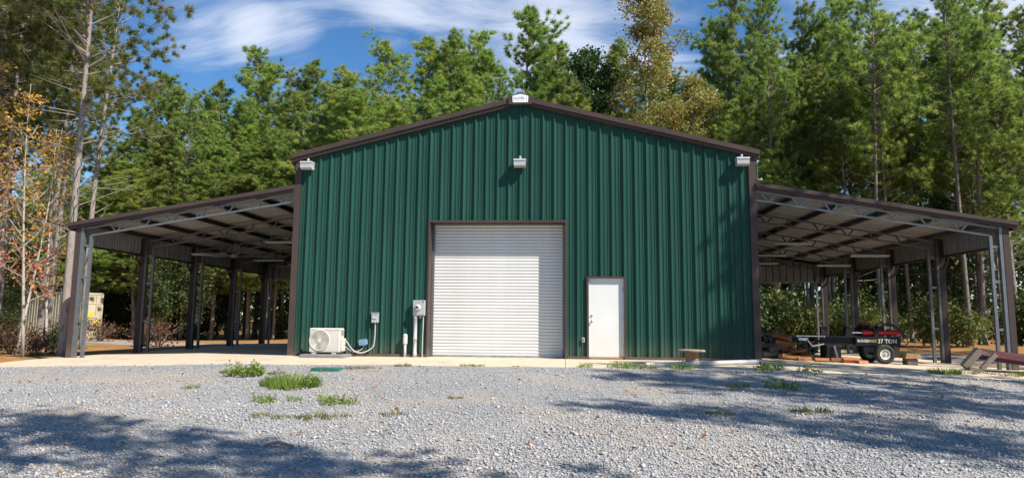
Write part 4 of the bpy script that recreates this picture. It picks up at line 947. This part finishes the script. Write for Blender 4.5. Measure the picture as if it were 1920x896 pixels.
# trees standing right of the yard: they throw the long shadows over gravel and wall
for i, (x, y, H) in enumerate(((15.3, -5.9, 15), (20.0, -9.5, 19), (16.8, -13.2, 18), (19.5, -15.0, 20), (16.4, -17.0, 18), (21.5, -4.0, 18), (15.6, -9.6, 16), (8.2, -18.4, 17), (4.4, -17.9, 16), (11.0, -23.5, 18), (23.5, 1.5, 19), (25.0, 6.0, 20), (24.5, 10.5, 20), (29, 13, 21), (27.5, 17.5, 21), (33, 20, 22))):
    plant('pine_tree', BARE[i % 2] if y < 0 else (MID+BARE)[i % 5], x, y, H/18, 'pine standing along the side of the gravel yard opposite the saplings' if y < 0 else 'pine at the far side of the gravel drive past the log splitter shelter', 'tree', 'pines along the yard' if y < 0 else 'pines past the drive', sxy=.70 if y < 0 else 1.0)
# near pines on the left
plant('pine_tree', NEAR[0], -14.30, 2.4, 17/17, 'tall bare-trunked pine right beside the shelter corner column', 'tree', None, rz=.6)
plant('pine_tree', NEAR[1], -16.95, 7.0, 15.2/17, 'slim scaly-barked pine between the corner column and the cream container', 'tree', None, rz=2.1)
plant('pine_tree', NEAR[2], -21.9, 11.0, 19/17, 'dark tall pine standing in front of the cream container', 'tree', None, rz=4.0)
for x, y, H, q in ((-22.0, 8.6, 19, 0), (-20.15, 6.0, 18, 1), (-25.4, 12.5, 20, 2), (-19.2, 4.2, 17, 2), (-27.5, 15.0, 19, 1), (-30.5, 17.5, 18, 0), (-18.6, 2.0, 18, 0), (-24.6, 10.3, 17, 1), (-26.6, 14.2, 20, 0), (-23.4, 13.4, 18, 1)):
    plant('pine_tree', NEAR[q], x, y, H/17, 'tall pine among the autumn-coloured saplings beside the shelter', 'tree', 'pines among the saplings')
# broadleaved trees
oak = make_broad(501, 18.5, .30, 3.0, 15000, .20, 'leaf_oak', 'bark_dark', .20, nb=34, clump=.33); plant('oak_tree', oak, 2.9, 24.6, 1.0, 'dark leafy tree beside the golden tree behind the roof', 'tree', None)
gum = make_broad(502, 22.5, .28, 3.5, 18000, .17, 'leaf_gum', 'bark_pale', .20, nb=40, clump=.30); plant('sweetgum_tree', gum, 6.2, 24.2, 1.0, 'tall golden-brown autumn tree rising behind the roof', 'tree', None)
plant('sweetgum_tree', gum, 9.6, 26.5, .78, 'shorter golden-brown autumn tree behind the roof, next to the tall one', 'tree', None, rz=2)
plant('pine_tree', BUSHY[1], 5.0, 22.5, .72, 'low yellow-green pine below the golden tree behind the roof', 'tree', None)
def redden(c, tv): return np.clip(tv*.45+.55*np.clip((4.6-c[:, 2])/3.2, 0, 1)*(.3+tv), 0, 1)
map1 = make_broad(511, 8.8, .22, 1.25, 700, .12, 'leaf_maple', 'bark_pale', .055, nb=26, clump=.16, vfun=redden, lean=.04)
map2 = make_broad(512, 7.0, .2, 1.15, 620, .115, 'leaf_maple', 'bark_pale', .045, nb=22, clump=.16, vfun=redden, lean=.05)
for x, y, me, s_, lab in ((-14.75, 1.4, map1, .95, 'slender red and yellow sapling closest to the shelter corner column'), (-15.7, 2.3, map2, 1.05, 'red-orange sapling with a pale stem behind the one at the corner column'), (-16.5, 1.6, map1, 1.1, 'tallest yellow-topped sapling in the autumn thicket beside the shelter'),
                          (-17.3, 3.4, map2, 1.2, 'orange sapling at the outer end of the autumn thicket'), (-16.2, 4.2, map1, .9, 'yellow-orange sapling at the back of the autumn thicket')):
    plant('maple_sapling', me, x, y, s_, lab, 'sapling', 'autumn saplings beside the shelter')
# understory
SHRUB = [make_bush(601+i, 2.3, 1.5, 2600, .14, 'leaf_shrub') for i in range(3)]
BUSH = [make_bush(611+i, 2.4, 1.5, 1700, .17, 'leaf_bush') for i in range(2)]
DEAD = make_bush(621, 1.3, 1.1, 700, .11, 'leaf_dead', nst=22)
BR = [make_broad(631+i, 7.5, .12, 1.9, 5200, .17, 'leaf_shrub', 'bark_dark', .06, nb=30, clump=.26) for i in range(2)]
pp = ('stems', 'foliage')
for x, y, s_ in ((13.6, 15.2, .95), (15.2, 14.6, 1.0), (16.4, 15.8, .9), (20.3, 16.4, 1.0), (21.8, 16.2, .85), (18.6, 17.4, .8)):
    plant('leafy_bush', BUSH[int(x*10) % 2], x, y+3.0, s_, 'sunlit yellow-green bush at the wood edge behind the log splitter', 'bush', 'sunlit bushes behind the log splitter', parts=pp)
for x, y, s_ in ((10.4, 18.5, 1.3), (11.8, 19.5, 1.4), (9.0, 19, 1.3)):
    plant('leafy_bush', (BUSH[0] if x > 11 else SHRUB[int(x) % 3]), x, y, s_, 'leafy bush seen past the firewood under the rear skirt', 'bush', 'bushes past the firewood', parts=pp)
plant('red_sapling', map2, 10.6, 17.6, .42, 'small red-leaved sapling past the firewood', 'sapling', None)
def scatter(n, fx, fy, meshes, name, lab, cat, grp, s0, s1, parts):
    for i in range(n):
        plant(name, meshes[i % len(meshes)], rv.uniform(*fx), rv.uniform(*fy), rv.uniform(s0, s1), lab, cat, grp, parts=parts)
scatter(16, (-40, -7), (23.5, 33), SHRUB, 'shrub', 'dark understory shrub in the wood behind the shelter with fans', 'shrub', 'understory shrubs behind the shelter with fans', .7, 1.5, pp)
scatter(16, (7, 36), (22, 33), SHRUB, 'shrub', 'dark understory shrub in the wood past the log splitter', 'shrub', 'understory shrubs past the log splitter', .7, 1.5, pp)
scatter(14, (-44, -6), (27, 38), BR, 'understory_tree', 'slim understory tree in the wood behind the shelter with fans', 'tree', 'understory trees behind the shelter with fans', .7, 1.25, ('trunk', 'crown'))
scatter(22, (6, 40), (23, 38), BR, 'understory_tree', 'slim understory tree in the wood past the log splitter', 'tree', 'understory trees past the log splitter', .7, 1.2, ('trunk', 'crown'))
for x, y, s_ in ((-22.5, 21.5, .75), (-25.5, 25.5, .9), (-24.2, 23.5, 1.0), (-21.0, 22, .8), (-29.5, 29, .9), (-32.5, 28.5, .9), (-33, 22, 1.1), (-35, 26, 1.2), (-31, 20, .8)):
    plant('understory_tree', BR[int(-x) % 2], x, y, s_, 'slim green tree around the cream container', 'tree', 'slim trees around the container')
for x, y, s_ in ((-19.6, 6.2, .8), (-21.5, 7.2, .8), (-18.9, 4.4, .8), (-22.5, 9.5, .9), (-15.6, 3.6, .55), (-17.2, 2.0, .6), (-18.7, 3.0, .7)):
    plant('shrub', SHRUB[int(-x*10) % 3], x, y, s_*.62, 'low shrub among the saplings beside the shelter corner', 'shrub', 'shrubs among the saplings', parts=pp)
for x, y, s_ in ((-15.9, 10.2, .95), (-16.9, 10.8, .75), (-24.0, 16.2, 1.0), (-22.8, 16.4, .9), (-25.3, 17.0, .9), (-15.3, 2.6, .7), (-16.4, 2.9, .8)):
    plant('dead_brush', DEAD, x, y, s_, 'pile of dead brown brush near the shelter corner', 'brush', 'dead brush piles', parts=pp)
# far wood that closes the view
def far_wood():
    rng = np.random.default_rng(9); n = 42000; x = rng.uniform(-110, 110, n); y = rng.uniform(56, 78, n); top = 11+2.2*np.sin(x*.35)+1.6*np.sin(x*.9+1)+(x > 6)*2.5-4*((x < -42)*1.)
    z = rng.uniform(0, 1, n)**.9*top
    c = np.stack([x, y, z-.3], 1); me = leaf_mesh('far_wood', c, rng, 'leaf_shrub', .85, np.clip(rng.normal(.4, .2, n), 0, 1))
    tag(link('far_wood', me), 'dark mass of distant woodland closing the view between the trunks', 'woodland', kind='stuff')
far_wood()

# ------------------------------------------------------------------ weeds and litter on the gravel
def make_weed(seed, H, rad, nst, nleaf, size, leafm, blades):
    rg = random.Random(seed); rng = np.random.default_rng(seed); P = MB(); ctr = []
    V, Fc, vv = [], [], []
    for b in range(nst):
        a = rg.uniform(0, 6.28); r_ = rad*math.sqrt(rg.random()); h = H*rg.uniform(.35, 1)*(1-.4*r_/rad); p0 = Vector((math.cos(a)*r_, math.sin(a)*r_, -.02)); p1 = p0+Vector((math.cos(a)*h*.35, math.sin(a)*h*.35, h))
        if blades:
            sd = Vector((-math.sin(a+1), math.cos(a+1), 0))*.006; k = len(V); mid = p0.lerp(p1, .55)+Vector((0, 0, .08*h))
            V += [p0-sd, p0+sd, mid+sd*.8, mid-sd*.8, p1]; Fc += [(k, k+1, k+2), (k, k+2, k+3), (k+3, k+2, k+4)]; vv += [rg.random()]*5
        else:
            P.tube([p0, p1], [.005, .002], 3, False)
            for q in range(max(2, nleaf//nst)): u = rg.uniform(.2, 1); c = p0.lerp(p1, u); ctr.append((c.x+rg.gauss(0, .035), c.y+rg.gauss(0, .035), max(.01, c.z+rg.gauss(0, .02))))
    if blades: return (np_mesh('blades', [tuple(v) for v in V], Fc, leafm, vv),)
    return P.mesh('stems', leafm), leaf_mesh('leaves', ctr, rng, leafm, size, None, up=1.)
WL = [make_weed(701, .38, .34, 60, 700, .055, 'leaf_weed', False), make_weed(702, .24, .22, 26, 150, .045, 'leaf_weed', False)]
WG = [make_weed(711, .38, .36, 520, 0, 0, 'leaf_weed', True), make_weed(712, .16, .24, 170, 0, 0, 'leaf_dry', True)]
LW, LG = ('stems', 'leaves'), ('blades',)
def weed(kind, i, x, y, s_, lab, grp=None, sxy=None):
    me = (WL if kind == 'l' else WG)[i]; plant('weed_clump' if kind == 'l' else 'grass_tuft', me, x, y, s_, lab, 'weed' if kind == 'l' else 'grass', grp, parts=LW if kind == 'l' else LG, z=yard_z(x, y), sxy=sxy)
weed('l', 0, -5.15, -4.65, 1.0, 'bright green leafy weed clump, tallest in the gravel near the slab'); weed('l', 1, -5.35, -4.55, 2.0, 'single tall weed stalk rising out of the leafy clump', sxy=.35)
weed('g', 0, -3.55, -6.25, 1.0, 'dense bright green grass clump in front of the valve box', sxy=1.15); weed('l', 0, -3.35, -6.15, .75, 'leafy weed growing inside the dense bright grass clump'); weed('g', 0, -3.95, -6.05, .7, 'smaller bright grass clump touching the dense one')
for x, y, s_ in ((-4.6, -4.4, .7), (-4.25, -4.6, .6), (-3.25, -3.75, .7), (-2.95, -3.7, .6), (-5.7, -4.3, .6)): weed('g', 1, x, y, s_, 'sparse grass tuft near the valve box lid', 'tufts near the valve box')
for x, y, s_ in ((-3.45, -7.75, .8), (-3.25, -7.9, .7), (-2.95, -7.75, .6), (-2.2, -8.0, .9), (-2.0, -7.95, .7), (-2.45, -7.75, .7), (-5.15, -6.55, .6)): weed('l', 1, x, y, s_, 'small leafy weed in the open gravel before the bright grass clump', 'small weeds in the open gravel')
for x, y, s_ in ((-2.15, -9.1, .9), (-1.85, -9.05, .8), (-2.85, -9.1, .6), (-2.55, -9.15, .6), (-1.15, -8.85, .7), (-.53, -7.3, .5)): weed('g', 1, x, y, s_, 'dry yellowish grass tuft in the open gravel', 'dry tufts in the open gravel')
for x, y, s_ in ((1.66, -2.55, .8), (2.35, -2.6, 1.1), (2.6, -2.65, .9), (3.0, -2.7, .8), (3.75, -2.55, 1.1)): weed('l', 1, x, y, s_, 'leafy weed along the slab edge by the white plastic pipe', 'weeds along the slab edge')
for x, y, s_ in ((5.7, -2.5, 1.4), (6.35, -2.9, 1.1), (5.45, -2.75, .9), (4.9, -5.6, 1.3)): weed('l', 1, x, y, s_, 'leafy weed in the tree shade by the building corner', 'weeds by the building corner')
for x, y, s_ in ((4.6, -7.95, 1.1), (4.25, -5.4, .9), (3.25, -8.3, .8), (-2.35, -3.05, .8), (-1.0, -2.6, .7), (-.75, -2.6, .6), (.1, -2.65, .4)): weed('g', 1, x, y, s_, 'thin grass tuft poking through the gravel', 'thin tufts in the gravel')
for x, y, s_ in ((9.6, -1.9, .8), (10.1, -1.7, 1.0), (10.6, -1.55, 1.0), (11.2, -1.6, 1.1), (11.7, -1.9, 1.0), (10.9, -2.0, .9), (12.2, -2.1, 1.1)):
    plant('grass_tuft', WG[1 if int(x*10) % 3 else 0], x, y, s_*.7, 'green grass growing round the tilted trestle', 'grass', 'grass round the trestle', parts=LG, z=slab_z(min(x, 12.4), y)-.01, sxy=s_*1.1)
def litter():
    rng = np.random.default_rng(31); n = 190; x = rng.uniform(-9, 9, n); y = -3.2-9.5*rng.random(n)
    pos = np.array([(a, b, yard_z(a, b)+.03) for a, b in zip(x, y)])
    tag(link('leaf_litter', leaf_mesh('leaf_litter', pos, rng, 'leaf_fallen', .07, None, up=3.)), 'fallen brown and red leaves scattered over the gravel', 'leaves', kind='stuff')
litter()
P = MB(); zq = yard_z(-1.9, -10.8); P.tube([(-2.02, -10.85, zq+.02), (-1.88, -10.83, zq+.05), (-1.70, -10.86, zq+.02)], [.018, .022, .012], 6); P.top('bark_piece', 'bark_dark', (-1.87, -10.84, zq), 'dark curled piece of bark lying on the gravel', 'bark')
def stones():
    rng = np.random.default_rng(3); out = []
    for (y0, y1, dens) in ((-13.0, -10.5, 1500), (-10.5, -8, 1050), (-8, -5.5, 520), (-5.5, -3.0, 300)):
        w0, w1 = 3.0+(y0+13.0)*.95*1.0+2.2, 0
        xa, xb = -6.6-(y0+13)*1.05, 7.6+(y0+13)*.85
        n = int((xb-xa)*(y1-y0)*dens); out.append(np.stack([rng.uniform(xa, xb, n), rng.uniform(y0, y1, n)], 1))
    p = np.concatenate(out); ex = np.array([edge_y(x) for x in p[:, 0]]); p = p[p[:, 1] < ex+.12*rng.normal(size=len(ex))]
    thin = np.sin(p[:, 0]*.55+1.1*np.sin(p[:, 1]*.6))*np.sin(p[:, 1]*.8+1.3*np.sin(p[:, 0]*.35+2)); p = p[rng.random(len(p)) < np.clip(1.15-.75*np.clip(thin, 0, 1)**.7, .2, 1)]
    z = np.array([yard_z(a, b) for a, b in p]); n = len(p); r_ = np.clip(rng.lognormal(math.log(.0092), .42, n), .004, .032)
    base = np.array([(1, 0, 0), (0, 1, 0), (-1, 0, 0), (0, -1, 0), (0, 0, 1), (0, 0, -.6)], float)
    V = base[None]*rng.uniform(.65, 1.25, (n, 6, 1)); V[:, :, :2] += rng.normal(0, .18, (n, 6, 2)); a = rng.uniform(0, 6.28, n); c, s_ = np.cos(a), np.sin(a)
    tl = rng.normal(0, .35, (n, 2)); V[:, :, 2] = V[:, :, 2]*.75+V[:, :, 0]*tl[:, :1]+V[:, :, 1]*tl[:, 1:]
    X = V[:, :, 0]*c[:, None]-V[:, :, 1]*s_[:, None]; Y = V[:, :, 0]*s_[:, None]+V[:, :, 1]*c[:, None]
    W = np.stack([X*r_[:, None]*1.2+p[:, :1], Y*r_[:, None]+p[:, 1:], V[:, :, 2]*r_[:, None]+(z+r_*.35)[:, None]], 2).reshape(-1, 3)
    q = np.arange(n)[:, None]*6; Fc = np.concatenate([q+t_ for t_ in ([0, 1, 4], [1, 2, 4], [2, 3, 4], [3, 0, 4], [1, 0, 5], [2, 1, 5], [3, 2, 5], [0, 3, 5])], 0)
    lowf = .5+.5*np.sin(p[:, 0]*.7+1.3*np.sin(p[:, 1]*.9))*np.sin(p[:, 1]*1.1+.8*np.sin(p[:, 0]*.5)); v = np.where(rng.random(n) < .05+.14*np.clip(lowf-.45, 0, 1)*2, rng.uniform(.88, 1, n), np.clip(rng.normal(.47, .14, n), 0, .76))
    tag(link('gravel_stones', np_mesh('gravel_stones', W, Fc, 'stone', np.repeat(v, 6))), 'loose grey crushed stone covering the yard', 'gravel', kind='stuff')
stones()
